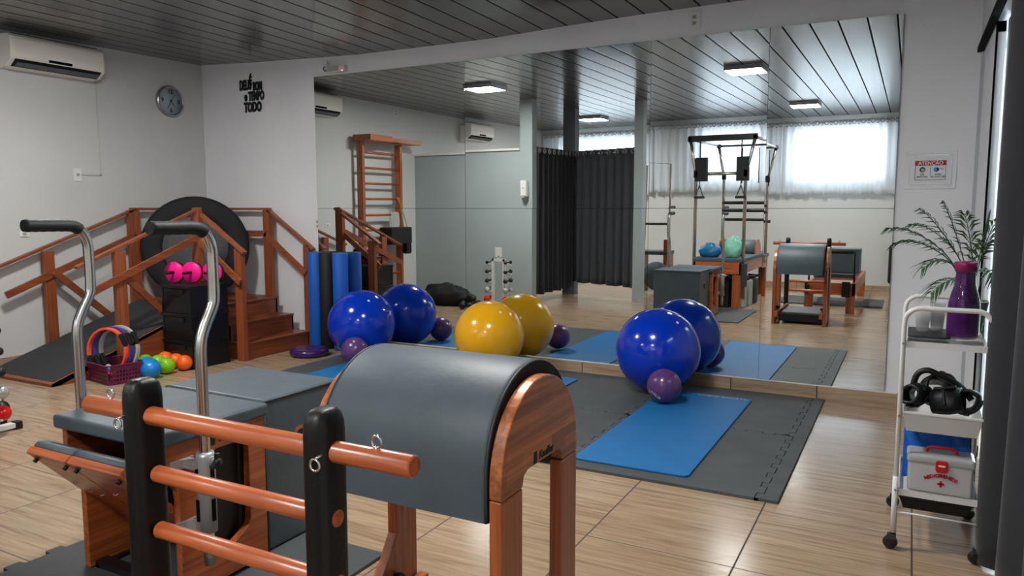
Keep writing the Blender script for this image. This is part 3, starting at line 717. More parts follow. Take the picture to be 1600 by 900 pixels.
# upper rails: rear (along the walls) and front
rail((-6.62, -2.16, .875), (-6.62, -.90, 1.345)); rail((-6.62, -.95, 1.347), (-6.62, -.08, 1.347)); rail((-6.62, -.08, 1.347), (-5.69, -.08, 1.347), m='stx'); rail((-5.73, -.085, 1.35), (-5.12, -.085, .955), m='stx')
rail((-5.68, -2.10, .895), (-5.68, -.93, 1.352)); rail((-5.73, -.95, 1.352), (-5.11, -.95, .965), m='stx')
# lower rails
rail((-6.585, -2.14, .635), (-6.585, -.93, 1.095), 'lower_rail', .022, .06); rail((-6.585, -.95, 1.10), (-6.585, -.1, 1.10), 'lower_rail', .022, .06); rail((-6.6, -.12, 1.10), (-5.70, -.12, 1.10), 'lower_rail', .022, .06, 'stx'); rail((-5.73, -.12, 1.10), (-5.20, -.12, .72), 'lower_rail', .022, .06, 'stx')
rail((-5.645, -2.06, .675), (-5.645, -.95, 1.11), 'lower_rail', .022, .06); rail((-5.70, -.985, 1.10), (-5.14, -.985, .71), 'lower_rail', .022, .06, 'stx')
# braces
rail((-6.57, -1.74, .80), (-6.57, -1.19, .30), 'brace', .022, .06); rail((-5.674, -1.72, .82), (-5.674, -1.22, .33), 'brace', .022, .06)

# trampoline leaning on the platform
ax = Vector((.707, -.707, .13)).normalized(); c = Vector((-6.215, -.555, .975))
tr = thing('mini_trampoline', 'round black mini trampoline standing on edge on the stair platform', 'trampoline', (c.x, c.y, .471))
ringp = [(.300+.100+.100*math.cos(t)*1.0, .028*math.sin(t)) for t in [2*PI*i/14 for i in range(15)]]
rg = B(); seg = 84; u = ax.orthogonal().normalized(); w = ax.cross(u); V = []
for j in range(seg):
    t = 2*PI*j/seg; rad = u*math.cos(t)+w*math.sin(t); pk = .004*math.sin(t*42)
    for (r_, h_) in ringp[:-1]: V.append(c+rad*(r_)+ax*(h_*(1+pk*40)+(.004 if j % 2 else 0)))
nn = 14
rg.add(V, [(j*nn+i, ((j+1) % seg)*nn+i, ((j+1) % seg)*nn+(i+1) % nn, j*nn+(i+1) % nn) for j in range(seg) for i in range(nn)], True)
mk(rg, 'padded_rim', 'blkm', tr)
mk(B().lathe([(0, -.004), (.305, -.004), (.305, .004), (0, .004)], c, ax, 48), 'jumping_bed', 'net', tr)
lg = B()
for k in range(6):
    a = 2*PI*k/6+.3; q = c+(u*math.cos(a)+w*math.sin(a))*.39; lg.cyl(q-ax*.02, q-ax*.09, .014, 10)
mk(lg, 'leg_stub', 'blk', tr)

# stacked black crates
def crate(k, label):
    z0 = k*.236; t = thing('storage_crate', label, 'crate', (-5.50, -1.20, z0), 'stacked black plastic crates')
    rot = Matrix.Translation((-5.462, -1.20, z0)) @ Matrix.Rotation(R(-2), 4, 'Z'); b = B(); hx, hy, H = .186, .185, .232
    b.box(-hx, hx, -hy, -hy+.008, .012, H-.02).box(-hx, hx, hy-.008, hy, .012, H-.02).box(-hx, -hx+.008, -hy, hy, .012, H-.02).box(hx-.008, hx, -hy, hy, .012, H-.02).box(-hx, hx, -hy, hy, 0, .012)
    for sx in (-1, 1):
        for sy in (-1, 1): b.box(sx*hx-(.02 if sx > 0 else -.0), sx*hx+(.004 if sx > 0 else .02), sy*hy-(.02 if sy > 0 else .004), sy*hy+(.004 if sy > 0 else .02), 0, H)
    b.xf(rot); mk(b, 'crate_body', 'crate', t)
    r = B().box(-hx-.010, hx+.010, -hy-.010, -hy+.006, H-.024, H).box(-hx-.010, hx+.010, hy-.006, hy+.010, H-.024, H).box(-hx-.010, -hx+.006, -hy, hy, H-.024, H).box(hx-.006, hx+.010, -hy, hy, H-.024, H)
    mk(r.xf(rot), 'rim', 'crate', t, bev=.002)
    p = B().box(-.10, .10, -hy-.012, -hy-.002, H-.075, H-.035).xf(rot); mk(p, 'handle', 'blk', t)
    if k == 2: mk(B().box(-hx, hx, -hy, hy, H-.01, H).xf(rot), 'lid', 'crate', t)
crate(0, 'black plastic crate at the bottom of the stack under the stair rail'); crate(1, 'black plastic crate in the middle of the stack under the stair rail'); crate(2, 'black plastic crate on top of the stack, holding the pink wheels')
for k, (x, y, l) in enumerate(((-5.65, -1.25, 'bright pink exercise wheel nearest the ramp on the crates'), (-5.50, -1.19, 'bright pink exercise wheel in the middle on the crates'), (-5.35, -1.10, 'bright pink exercise wheel half hidden behind the chrome handle'))):
    d = Vector((.30, -.92, .0)).normalized(); c = Vector((x, y, .800)); t = thing('abdominal_roller', l, 'exercise roller', (x, y, .708), 'pink exercise wheels')
    mk(B().lathe([(0, -.012), (.088, -.012), (.090, -.008), (.090, .008), (.088, .012), (0, .012)], c, d, 32), 'wheel_disc', 'pink', t)
    mk(B().lathe([(.079, -.016), (.088, -.014), (.090, 0), (.088, .014), (.079, .016)], c-d*.028, d, 32), 'tyre', 'blk', t)
    ax2 = (d+Vector((-.45, 0, .35))).normalized()
    mk(B().tube([c-d*.12, c+d*.015, c+d*.04, c+d*.12], [.013, .012, .014, .013], 12), 'handle', 'grip', t)

# basket with rings
bk_ = thing('storage_basket', 'wine coloured perforated plastic basket on the floor holding exercise rings', 'basket', (-5.50, -1.96, 0))
rot = Matrix.Translation((-5.495, -1.955, 0)) @ Matrix.Rotation(R(-9), 4, 'Z')
def wallg(p, q, z1, nx, nz, lean):
    """perforated basket side from p to q"""
    b = B(); p = Vector((*p, 0)); q = Vector((*q, 0)); d = (q-p); out = Vector((d.y, -d.x, 0)).normalized(); L_ = d.length; t = .004
    def pt(s, z): return p+d*s+out*(lean*z/z1)+Vector((0, 0, z))
    rows = [0, .03]+[.03+.016*i for i in range(1, nz+1)]+[z1]
    for i in range(len(rows)-1):
        z0_, z1_ = rows[i], rows[i+1]
        solid = not (1 <= i <= nz) or (i % 2 == 0)
        if solid: 
            c8 = [pt(0, z0_), pt(1, z0_), pt(1, z1_), pt(0, z1_)]
            b.add(c8+[v-out*t for v in c8], [(0, 1, 2, 3), (7, 6, 5, 4), (0, 4, 5, 1), (1, 5, 6, 2), (2, 6, 7, 3), (3, 7, 4, 0)])
        else:
            for k in range(nx+1):
                s0 = max(0, (k-.28)/nx); s1 = min(1, (k+.28)/nx)
                c8 = [pt(s0, z0_), pt(s1, z0_), pt(s1, z1_), pt(s0, z1_)]
                b.add(c8+[v-out*t for v in c8], [(0, 1, 2, 3), (7, 6, 5, 4), (0, 4, 5, 1), (1, 5, 6, 2), (2, 6, 7, 3), (3, 7, 4, 0)])
    return b
b = B(); hx, hy = .165, .115; cs = [(-hx, -hy), (hx, -hy), (hx, hy), (-hx, hy)]
for i in range(4):
    w_ = wallg(cs[i], cs[(i+1) % 4], .150, 16 if i % 2 == 0 else 10, 5, .022); b.add(w_.v, w_.f)
b.box(-hx, hx, -hy, hy, 0, .005); b.xf(rot); mk(b, 'basket_body', 'basket', bk_)
mk(B().tube([rot @ Vector((x*1.0, y*1.0, .155)) for x, y in rr2(0, 0, hx+.026, hy+.026, .03)], .006, 8, closed=True), 'rim', 'basket', bk_)
for (dx, dy, tilt, col, cz, yaw_, l) in ((-.012, -.040, 5, 'coral', .240, 1, 'coral exercise ring standing frontmost in the wine basket'), (.0, .0, 5, 'violet', .244, 1, 'violet exercise ring between the coral and grey rings'), (.010, .042, 5, 'lgrey', .250, 1, 'pale grey exercise ring rearmost in the wine basket')):
    c = rot @ Vector((dx, dy, 0)); c.z = cz; m4 = Matrix.Translation(c) @ Matrix.Rotation(R(yaw_+12), 4, 'Z') @ Matrix.Rotation(R(-tilt), 4, 'X') @ Matrix.Rotation(R(-32), 4, 'Y')
    t = thing('exercise_ring', l, 'exercise ring', (c.x, c.y, .01), 'rings in the basket'); r_ = .176
    def band(a0, a1, n=30, r_=r_): 
        g = B(); V = []
        for i in range(n+1):
            a = R(a0+(a1-a0)*i/n)
            for (dr, dw) in ((-.009, -.016), (.009, -.016), (.009, .016), (-.009, .016)): V.append(Vector(((r_+dr)*math.cos(a), dw, (r_+dr)*math.sin(a))))
        g.add(V, [(i*4+j, (i+1)*4+j, (i+1)*4+(j+1) % 4, i*4+(j+1) % 4) for i in range(n) for j in range(4)]+[(0, 1, 2, 3), (n*4+3, n*4+2, n*4+1, n*4)]); return g
    mk(band(18, 162).xf(m4), 'ring_band', col, t, bev=.003); mk(band(198, 342).xf(m4), 'ring_band', col, t, bev=.003)
    for s in (-1, 1):
        g = B().prism(rr2(0, 0, .018, .052, .017), 0, s*r_-.012, s*r_+.012); g.xf(m4)
        mk(g, 'ring_pad', 'blk', t, bev=.004)
# small balls beside the basket
for (x, y, r_, m, l, sc) in ((-5.325, -1.775, .086, 'sky', 'blue rubber ball nearest the basket', (1.15, 1, .92)), (-5.50, -1.67, .070, 'sky', 'blue rubber ball hidden behind the front blue ball', (1, 1, 1)),
        (-5.345, -1.60, .067, 'green', 'lime green ball with pale logo in front of the others', (1, 1, 1)), (-5.52, -1.55, .066, 'green', 'lime green ball in the middle of the cluster', (1, 1, 1)), (-5.66, -1.56, .062, 'green', 'lime green ball at the back against the ramp', (1, 1, 1)),
        (-5.33, -1.44, .064, 'orange', 'orange ball nearest the crates', (1, 1, 1)), (-5.465, -1.42, .064, 'orange', 'orange ball in the middle of the three orange ones', (1, 1, 1)), (-5.60, -1.42, .066, 'orange', 'orange ball farthest back beside the ramp side', (1, 1, 1))):
    t = thing('toning_ball', l, 'ball', (x, y, 0), 'small coloured balls by the basket')
    mk(B().ball((x, y, r_*sc[2]), r_, 28, 18, sc), 'ball_skin', m, t)
    p = Vector((x, y, r_*sc[2]))+Vector((.15, -.75, .62)).normalized()*r_*.99
    mk(B().lathe([(0, 0), (.012, 0), (.012, .002), (0, .002)], p, (.15, -.75, .62), 14), 'valve', m, t)

# ------------------------------------------------------------------ wall things
def box_m(*a): return B().box(*a)
ac = thing('air_conditioner', 'white split air conditioner high on the wall above the ramp', 'air conditioner', (-6.69, -1.62, 2.50))
def ac_geo(parent, y0, y1, z0):
    X0 = -6.70; prof = [(X0, z0+.265), (X0+.10, z0+.268), (X0+.175, z0+.262), (X0+.200, z0+.24), (X0+.205, z0+.12), (X0+.198, z0+.06)]
    body = prof+[(X0+.165, z0+.035), (X0+.12, z0+.008), (X0+.05, z0), (X0, z0)]
    mk(B().prism([(x, z) for x, z in body], 1, y0, y1), 'shell', 'offw', parent, bev=.006)
    mk(B().prism([(X0+.2, z0+.232), (X0+.207, z0+.225), (X0+.212, z0+.115), (X0+.205, z0+.072), (X0+.196, z0+.070)], 1, y0+.03, y1-.012), 'front_panel', 'offw', parent, bev=.003)
    mk(B().prism([(X0+.1985, z0+.062), (X0+.201, z0+.060), (X0+.172, z0+.034), (X0+.128, z0+.006), (X0+.12, z0+.012)], 1, y0+.035, y1-.035), 'air_outlet', 'blkm', parent)
    mk(B().prism([(X0+.199, z0+.036), (X0+.202, z0+.034), (X0+.160, z0+.006), (X0+.157, z0+.010)], 1, y0+.05, y1-.05), 'louvre', 'greyd', parent)
    mk(B().prism([(X0+.2095, z0+.092), (X0+.2105, z0+.075), (X0+.205, z0+.070), (X0+.204, z0+.090)], 1, (y0+y1)/2-.10, (y0+y1)/2+.10), 'display', 'gasket', parent)
    mk(B().box(X0+.02, X0+.16, y0+.04, y1-.04, z0+.266, z0+.275), 'top_grille', 'greyd', parent)
ac_geo(ac, -2.02, -1.215, 2.505)
ac2 = thing('air_conditioner', 'white split air conditioner beyond the grey half wall, seen in the mirror', 'air conditioner', (-6.69, -5.6, 2.44)); ac_geo(ac2, -5.98, -5.18, 2.44)
ck = thing('wall_clock', 'round silver-rimmed wall clock in the corner, reading twenty-five to five', 'clock', (-6.70, -.41, 2.43))
cc = Vector((-6.70, -.41, 2.43)); X1 = (1, 0, 0)
mk(B().lathe([(0, 0), (.150, 0), (.155, .012), (.155, .03), (.148, .042), (.138, .044), (.134, .036), (.134, .03)], cc, X1, 56), 'rim', 'steel', ck)
mk(B().lathe([(0, .028), (.136, .028), (.136, .031), (0, .031)], cc, X1, 48), 'face', 'cface', ck)
for s_, y, z in (('12', 0, .092), ('3', .095, 0), ('6', 0, -.092), ('9', -.095, 0)): text(s_, 'numeral', cc+Vector((.033, y, z)), RL, .062, 'ink', ck, ext=.0006, offset=.0012)
def hand(ang, L_, w_, x, nm):
    a = R(ang); d = Vector((0, math.sin(a), math.cos(a))); mk(B().bar(cc+Vector((x, 0, 0))-d*.015, cc+Vector((x, 0, 0))+d*L_, w_, .0015, X1), nm, 'ink', ck)
hand(140, .06, .007, .036, 'hour_hand'); hand(208, .09, .005, .038, 'minute_hand'); hand(40, .09, .0018, .040, 'second_hand')
mk(B().lathe([(0, 0), (.006, 0), (.006, .008), (0, .008)], cc+Vector((.034, 0, 0)), X1, 12), 'hub', 'ink', ck)

wd = thing('wall_lettering', 'black hand-drawn three-line wooden lettering on the wall beside the mirror', 'wall lettering', (-5.97, .0, 2.5))
for body, dx, z, s_, sx_, sh, off in (('DEUS', -.075, 2.595, .135, .50, .05, .006), ('É', .0, 2.635, .12, .55, 0, .006), ('BOM', .095, 2.575, .115, .50, 0, .006), ('o TEMPO', .045, 2.480, .120, .56, .05, .0065), ('TODO', .02, 2.372, .130, .62, .05, .007)):
    text(body, 'word', (-5.985+dx, .004, z), RB, s_, 'ink', wd, ext=.004, offset=off, shear=sh, sx=sx_)

def outlet(name, label, c, face, w_=.075, h_=.115, holes=2, cat='socket'):
    t = thing(name, label, cat, c); c = Vector(c)
    def bx(a0, a1, z0, z1, d0, d1):
        if face == 'L': return B().box(c.x+d0, c.x+d1, c.y+a0, c.y+a1, c.z+z0, c.z+z1)
        return B().box(c.x+a0, c.x+a1, c.y-d1, c.y-d0, c.z+z0, c.z+z1)
    mk(bx(-w_/2, w_/2, -h_/2, h_/2, 0, .009), 'cover_plate', 'white', t, bev=.003)
    for k in range(holes):
        z = (k-(holes-1)/2)*-.042; mk(bx(-.016, .016, z-.014, z+.014, .0085, .0105), 'socket_insert' if holes > 1 else 'switch_rocker', 'lgrey', t, bev=.001)
        mk(bx(-.007, .007, z-.002, z+.002, .0100, .0110), 'pin_holes', 'ink', t)
    return t
outlet('wall_switch', 'white wall switch at the end of the surface conduit, over the ramp', (-6.70, -1.40, 1.655), 'L', .072, .115, 1, 'switch')
outlet('wall_socket', 'white double wall socket between the stair rail and the mirror', (-5.145, .012, 1.2), 'B', .085, .125)
outlet('wall_socket', 'white double wall socket on the strip above the mirror', (-1.475, .012, 2.722), 'B', .095, .125)
outlet('wall_socket', 'white socket low on the wall behind the stair handrail', (-6.70, -1.90, 1.135), 'L', .085, .05, 1)
outlet('wall_socket', 'white double wall socket close under the ceiling above the wall bars', (-6.70, -3.42, 2.72), 'L', .075, .115)
cd_ = thing('cable_conduit', 'thin white surface conduit running down the wall from the air conditioner', 'conduit', (-6.70, -1.2, 1.66))
mk(B().box(-6.70, -6.69, -1.19, -1.176, 1.655, 2.515), 'vertical_duct', 'cond', cd_); mk(B().box(-6.70, -6.69, -1.365, -1.176, 1.655, 1.669), 'horizontal_duct', 'cond', cd_)
em = thing('emergency_light', 'small white emergency light above the corner of the mirror with red indicator', 'emergency light', (-4.87, .0, 2.66))
mk(B().box(-4.95, -4.73, -.035, .012, 2.625, 2.685), 'housing', 'white', em, bev=.006); mk(B().box(-4.94, -4.80, -.037, -.034, 2.633, 2.678), 'lens', 'lgrey', em)
mk(B().box(-5.0, -4.955, -.02, .012, 2.64, 2.74), 'plug_socket', 'white', em, bev=.003); mk(B().ball((-4.755, -.036, 2.632), .006, 10, 6), 'indicator', 'led', em)
mk(B().tube(smooth_path([(-4.975, -.022, 2.69), (-4.985, -.035, 2.665), (-4.97, -.035, 2.645), (-4.95, -.02, 2.65)], 4), .004, 6), 'cord', 'gasket', em)
# warning sign
sg = thing('warning_sign', 'framed attention notice with red header on the wall beside the mirror', 'sign', (.09, .012, 1.6))
sx0, sx1, sz0, sz1 = -.058, .240, 1.478, 1.722
mk(B().box(sx0, sx1, .004, .012, sz0, sz1), 'mount', 'wall2', sg, bev=.002)
mk(B().box(sx0+.03, sx1-.03, -.001, .005, sz0+.03, sz1-.028), 'sheet', 'paper', sg)
fr = B(); a0, a1, b0, b1 = sx0+.028, sx1-.028, sz0+.028, sz1-.026
fr.box(a0, a1, -.003, .005, b1-.004, b1).box(a0, a1, -.003, .005, b0, b0+.004).box(a0, a0+.004, -.003, .005, b0, b1).box(a1-.004, a1, -.003, .005, b0, b1); mk(fr, 'frame', 'steel', sg)
fr = B(); a0, a1, b0, b1 = .005, .180, 1.535, 1.655
fr.box(a0, a1, -.003, 0, b0, b0+.0025).box(a0, a0+.0025, -.003, 0, b0, b1).box(a1-.0025, a1, -.003, 0, b0, b1).box(.0915, .0935, -.003, 0, b0+.03, b1-.035); mk(fr, 'border', 'greyd', sg)
mk(B().box(.004, .182, -.0035, 0, 1.628, 1.660), 'header', 'dred', sg)
text('ATENÇÃO', 'heading', (.093, -.004, 1.6425), RB, .030, 'paper', sg, ext=.0004, offset=.0006, sx=1.0)
for s_, x, z in (('USE', .048, 1.571), ('MÁSCARA', .048, 1.556), ('PASSE', .138, 1.571), ('ÁLCOOL GEL', .138, 1.556)): text(s_, 'caption', (x, -.0015, z), RB, .0145, 'ink', sg, ext=.0003, offset=.0003, sx=.95)
mk(B().lathe([(.008, 0), (.017, 0), (.017, .002), (.008, .002)], (.048, -.001, 1.602), (0, -1, 0), 20), 'mask_pictogram', 'ink', sg)
mk(B().lathe([(0, 0), (.012, 0), (.012, .0025), (0, .0025)], (.050, -.001, 1.600), (0, -1, 0), 20).box(.052, .064, -.003, -.001, 1.592, 1.606), 'mask_pictogram', 'lgrey', sg)
mk(B().lathe([(0, 0), (.015, 0), (.015, .002), (0, .002)], (.126, -.001, 1.602), (0, -1, 0), 20).box(.130, .142, -.003, -.001, 1.596, 1.612), 'gel_pictogram', 'bluesign', sg)
mk(B().box(.146, .166, -.003, -.001, 1.606, 1.612).box(.152, .162, -.003, -.001, 1.598, 1.604), 'gel_pictogram', 'lgrey', sg)

# ------------------------------------------------------------------ trolley
tl = thing('utility_trolley', 'white three-shelf wheeled trolley beside the black curtain', 'trolley', (.14, -2.12, 0))
TX0, TX1, TY0, TY1 = -.004, .288, -2.372, -1.90
for y in (TY0, TY1):
    P = [(TX0, y, .07), (TX0, y, .90)]+[(TX0+.055-.055*math.cos(R(a)), y, .915+.055*math.sin(R(a))) for a in (15, 35, 55, 75, 90)]+[(TX1-.055+.055*math.sin(R(a)), y, .915+.055*math.cos(R(a))) for a in (0, 15, 35, 55, 75)]+[(TX1, y, .90), (TX1, y, .07)]
    mk(B().tube(P, .0095, 12), 'end_frame', 'whitem', tl)
    mk(B().cyl((TX0, y, .155), (TX1, y, .155), .0035, 8), 'wire_bar', 'whitem', tl)
    for x in (TX0, TX1):
        mk(B().cyl((x, y, .07), (x, y, .30), .0115, 12), 'leg_sleeve', 'whitem', tl)
        w_ = mk(B().lathe([(0, -.016), (.022, -.016), (.026, -.010), (.026, .010), (.022, .016), (0, .016)], (x-.008, y, .027), (.25, 1, 0), 20), 'caster_wheel', 'blk', tl)
        mk(B().prism([(y-.02, .03), (y-.02, .045), (y-.008, .062), (y+.012, .062), (y+.022, .045), (y+.022, .03)], 0, x-.020, x+.012).cyl((x, y, .05), (x, y, .075), .009, 10), 'caster_fork', 'blk', tl)
for x in (TX0, TX1): mk(B().cyl((x, TY0, .155), (x, TY1, .155), .0035, 8), 'wire_bar', 'whitem', tl)
def tray(z0, z1, floor_t=.004, inset=.0, taper=0, nm='shelf'):
    a, b_, c_, d_ = TX0+.012, TX1-.012, TY0+.006, TY1-.006; g = B()
    g.box(a, b_, c_, d_, z0, z0+floor_t)
    for p, q in (((a, c_), (b_, c_)), ((b_, c_), (b_, d_)), ((b_, d_), (a, d_)), ((a, d_), (a, c_))): g.bar((p[0], p[1], (z0+z1)/2), (q[0], q[1], (z0+z1)/2), .004, z1-z0)
    return mk(g, nm, 'whitem', tl)
tray(.815, .840); tray(.222, .248)
g = B(); a, b_, c_, d_ = TX0+.012, TX1-.012, TY0+.006, TY1-.006; i_ = .016
V = [(a, c_, .56), (b_, c_, .56), (b_, d_, .56), (a, d_, .56), (a+i_, c_+.02, .482), (b_-i_, c_+.02, .482), (b_-i_, d_-.02, .482), (a+i_, d_-.02, .482)]
g.add(V, [(0, 1, 5, 4), (1, 2, 6, 5), (2, 3, 7, 6), (3, 0, 4, 7), (4, 5, 6, 7)]); mk(g, 'basin', 'whitem', tl, solid=.004, bev=.004)
for yy in (c_-.004, d_+.004): mk(B().bar((a, yy, .56), (b_, yy, .56), .014, .010), 'basin_lip', 'whitem', tl, bev=.002)
for y in (TY0,):
    for x in (TX0, TX1):
        for z in (.832, .545, .245): mk(B().cyl((x, y-.009, z), (x, y-.014, z), .005, 10), 'screw', 'steel', tl)
# on top: black tray, cups, jug, potted palm
solo(B().prism(rr2(.085, -2.14, .075, .13, .03), 2, .8405, .8475), 'serving_tray', 'blk', 'flat black tray under the plastic cups on the trolley', 'tray', (.085, -2.14, .84), bev=.002)
for k, (x, y, l) in enumerate(((.062, -2.12, 'stack of clear plastic cups nearest the wall end of the tray'), (.115, -2.08, 'stack of clear plastic cups next to the purple jug'))):
    t = thing('cup_stack', l, 'cups', (x, y, .848), 'clear cup stacks')
    for j in range(3 if k == 0 else 4):
        z = .848+j*.012; pr = [(.0, z), (.022, z), (.031, z+.078), (.032, z+.08), (.0305, z+.08), (.0215, z+.004), (0, z+.004)]
        mk(B().lathe(pr, (x, y, 0), seg=28), 'cup', 'cup', t)
jg = thing('water_jug', 'purple translucent water jug with wine coloured rim on the trolley', 'jug', (.200, -2.19, .841)); jc = (.200, -2.19, .841)
pr = [(0, 0), (.048, 0), (.054, .006), (.057, .02), (.0575, .10), (.055, .14), (.046, .18), (.036, .215), (.034, .26), (.035, .275), (.0325, .275), (.0315, .26), (.0335, .215), (.0435, .18), (.0525, .14), (.055, .10), (.0545, .02), (.05, .008), (0, .006)]
mk(B().lathe(pr, jc, seg=40), 'body', 'jug', jg)
mk(B().lathe([(0, .008), (.0495, .009), (.054, .02), (.0545, .10), (.052, .138), (.0, .138)], jc, seg=40), 'water', 'juice', jg)
mk(B().lathe([(.0352, .262), (.039, .264), (.0405, .298), (.038, .302), (.0352, .298), (.034, .27)], jc, seg=36), 'rim', 'jugcap', jg)
pt = thing('potted_palm', 'small potted palm in a white pot at the curtain end of the trolley', 'potted plant', (.235, -1.985, .841)); pc = Vector((.245, -1.985, .841))
mk(B().lathe([(0, 0), (.034, 0), (.038, .02), (.046, .06), (.05, .09), (.056, .125), (.053, .13), (.048, .12), (0, .115)], pc, seg=32), 'pot', 'pot', pt)
mk(B().lathe([(0, .112), (.045, .114), (.049, .117), (0, .122)], pc, seg=20), 'soil', 'soil', pt)
random.seed(4)
def frond(tip, sag, name='frond'):
    b = B(); p0 = pc+Vector((random.uniform(-.012, .012), random.uniform(-.01, .01), .115)); p3 = Vector(tip); mid = p0.lerp(p3, .5)+Vector((0, 0, sag)); q1 = p0.lerp(p3, .25)+Vector((0, 0, sag*.95)); q3 = p0.lerp(p3, .78)+Vector((0, 0, sag*.62))
    path = smooth_path([p0, q1, mid, q3, p3], 6); n = len(path)
    b.tube(path, [.0026*(1-.75*i/n) for i in range(n)], 5)
    s0 = int(n*.34)
    for i in range(s0, n):
        t = (path[min(i+1, n-1)]-path[i-1]).normalized(); sd = t.cross(Vector((0, 0, 1))); sd = sd.normalized() if sd.length > .1 else Vector((1, 0, 0))
        f = (i-s0)/(n-s0); L_ = .105*math.sin(PI*(.25+.65*f))*random.uniform(.85, 1.1)
        if (i-s0) % 3 == 1: continue
        for s in (-1, 1):
            base = path[i]; d = (t*.75+sd*s*.75+Vector((0, 0, .05))).normalized(); w_ = .0048
            nrm = d.cross(sd*s).normalized() if d.cross(sd*s).length > .01 else Vector((0, 0, 1)); wv = d.cross(nrm).normalized()*w_
            a = base+d*L_*.4+Vector((0, 0, .004)); e = base+d*L_+Vector((0, 0, -.030))
            b.add([base, a+wv, e, a-wv, a+Vector((0, 0, -.0025))], [(0, 1, 4), (1, 2, 4), (2, 3, 4), (3, 0, 4)])
    mk(b, name, 'leaf', pt, solid=.0006)
for tip, sag in (((-.085, -2.02, 1.265), .10), ((-.055, -1.95, 1.20), .10), ((.035, -2.04, 1.345), .06), ((.115, -2.0, 1.375), .05), ((.19, -2.05, 1.33), .05), ((.31, -1.95, 1.30), .06), ((.05, -2.06, 1.10), .10), ((.085, -2.09, 1.00), .08), ((.31, -2.12, 1.08), .08), ((.28, -1.92, 1.20), .08), ((.0, -1.92, 1.28), .10)): frond(tip, sag)
mk(B().lathe([(0, 0), (.004, .01), (.006, .06), (.003, .12), (0, .135)], pc+Vector((.02, -.03, .375)), (.12, 0, 1), 8), 'spear_leaf', 'leaf', pt)
# ankle weights in the basin
def cuff(c, r_, h_, axis, label, arc0=0):
    c = Vector(c); t = thing('ankle_cuff', label, 'cuff', (c.x, c.y, c.z-r_), 'black padded cuffs in the trolley basin'); a = Vector(axis).normalized()
    seg = 40; u = a.orthogonal().normalized(); w = a.cross(u); b = B(); V = []
    for j in range(seg):
        th = 2*PI*j/seg; rad = u*math.cos(th)+w*math.sin(th)*.82; k = 1+.03*math.sin(5*th)
        for dr, dh in ((-.006, -h_/2), (.006, -h_/2+.004), (.012, 0), (.006, h_/2-.004), (-.006, h_/2), (-.010, 0)): V.append(c+rad*(r_*k+dr)+a*dh)
    b.add(V, [(j*6+i, ((j+1) % seg)*6+i, ((j+1) % seg)*6+(i+1) % 6, j*6+(i+1) % 6) for j in range(seg) for i in range(6)], True)
    mk(b, 'padded_band', 'rub', t)
    q = c+(u*.7+w*.58).normalized()*(r_+.008)
    mk(B().bar(q-a*h_*.35, q+a*h_*.35, .022, .010, (u+w)), 'buckle', 'blk', t, bev=.003)
    s = B().tube([c+(u*math.cos(x)+w*.82*math.sin(x))*(r_+.012) for x in [R(-40+k*12) for k in range(16)]], .006, 6); mk(s, 'strap', 'blk', t)
cuff((.05, -2.26, .61), .040, .105, (-.55, -1, .15), 'black padded cuff with open round end, nearest the wall side')
cuff((.130, -2.20, .625), .062, .085, (.3, -.7, .7), 'large black padded cuff standing highest in the basin')
cuff((.160, -2.28, .60), .044, .115, (1, -.25, .25), 'black padded cuff lying in the middle of the basin')
cuff((.228, -2.25, .60), .042, .085, (-.2, -1, .35), 'black padded cuff against the curtain-side post')
st_ = B().tube(smooth_path([(.035, -2.2, .60), (.05, -2.2, .675), (.085, -2.2, .70), (.13, -2.2, .685), (.20, -2.2, .65), (.245, -2.22, .60)], 6), .012, 8)
solo(st_, 'strap_loop', 'blk', 'black webbing loop arching over the padded cuffs', 'strap', (.13, -2.2, .56))
# lower shelf
mx = thing('medicine_box', 'white medicine box with red handle and red clasp on the lowest shelf', 'box', (.145, -2.30, .248)); x0, x1, y0, y1 = .030, .262, -2.375, -2.245
mk(B().box(x0+.006, x1-.006, y0+.004, y1-.004, .2485, .365), 'body', 'tub', mx, bev=.010, seg=3)
mk(B().box(x0, x1, y0, y1, .362, .398), 'lid', 'lid', mx, bev=.012, seg=3)
mk(B().tube(smooth_path([(.10, -2.31, .398), (.103, -2.31, .413), (.125, -2.31, .418), (.175, -2.31, .418), (.197, -2.31, .413), (.20, -2.31, .398)], 4), .006, 8), 'handle', 'redp', mx)
mk(B().prism(rr2(.150, .362, .021, .023, .010), 1, y0-.006, y0+.004), 'clasp', 'redp', mx, bev=.002); mk(B().prism(rr2(.150, .366, .012, .0035, .003), 1, y0-.0075, y0-.005), 'clasp_slot', 'white', mx)
wrd = 'MEDICAMENTOS'
for i, chh in enumerate(wrd):
    a = (i-5.5)/5.5; text(chh, 'letter', (.150+a*.050, y0+.0030, .310+.014*(1-a*a)), (PI/2, R(20)*a, 0), .0185, 'redink', mx, ext=.0010, offset=.0009)
mk(B().box(.146, .154, y0+.0020, y0+.005, .280, .304).box(.138, .162, y0+.0020, y0+.005, .288, .296), 'cross', 'redink', mx)
solo(B().grid(lambda u, v: Vector((.016+u*.235+.0*v, -2.215+.02*math.sin(u*9+v*4)+.03*v, .25+v*(.20+.012*math.sin(u*14)))), 24, 10).box(.02, .25, -2.20, -2.10, .25, .44), 'plastic_pack', 'bluebag', 'blue plastic wrapped pack standing behind the medicine box', 'package', (.13, -2.2, .25))
db = thing('storage_tray', 'dark grey plastic tray under the lowest trolley shelf', 'tray', (.14, -2.15, .158))
g = B(); V = [(.01, -2.34, .216), (.262, -2.34, .216), (.262, -1.98, .216), (.01, -1.98, .216), (.028, -2.32, .1585), (.244, -2.32, .1585), (.244, -2.0, .1585), (.028, -2.0, .1585)]
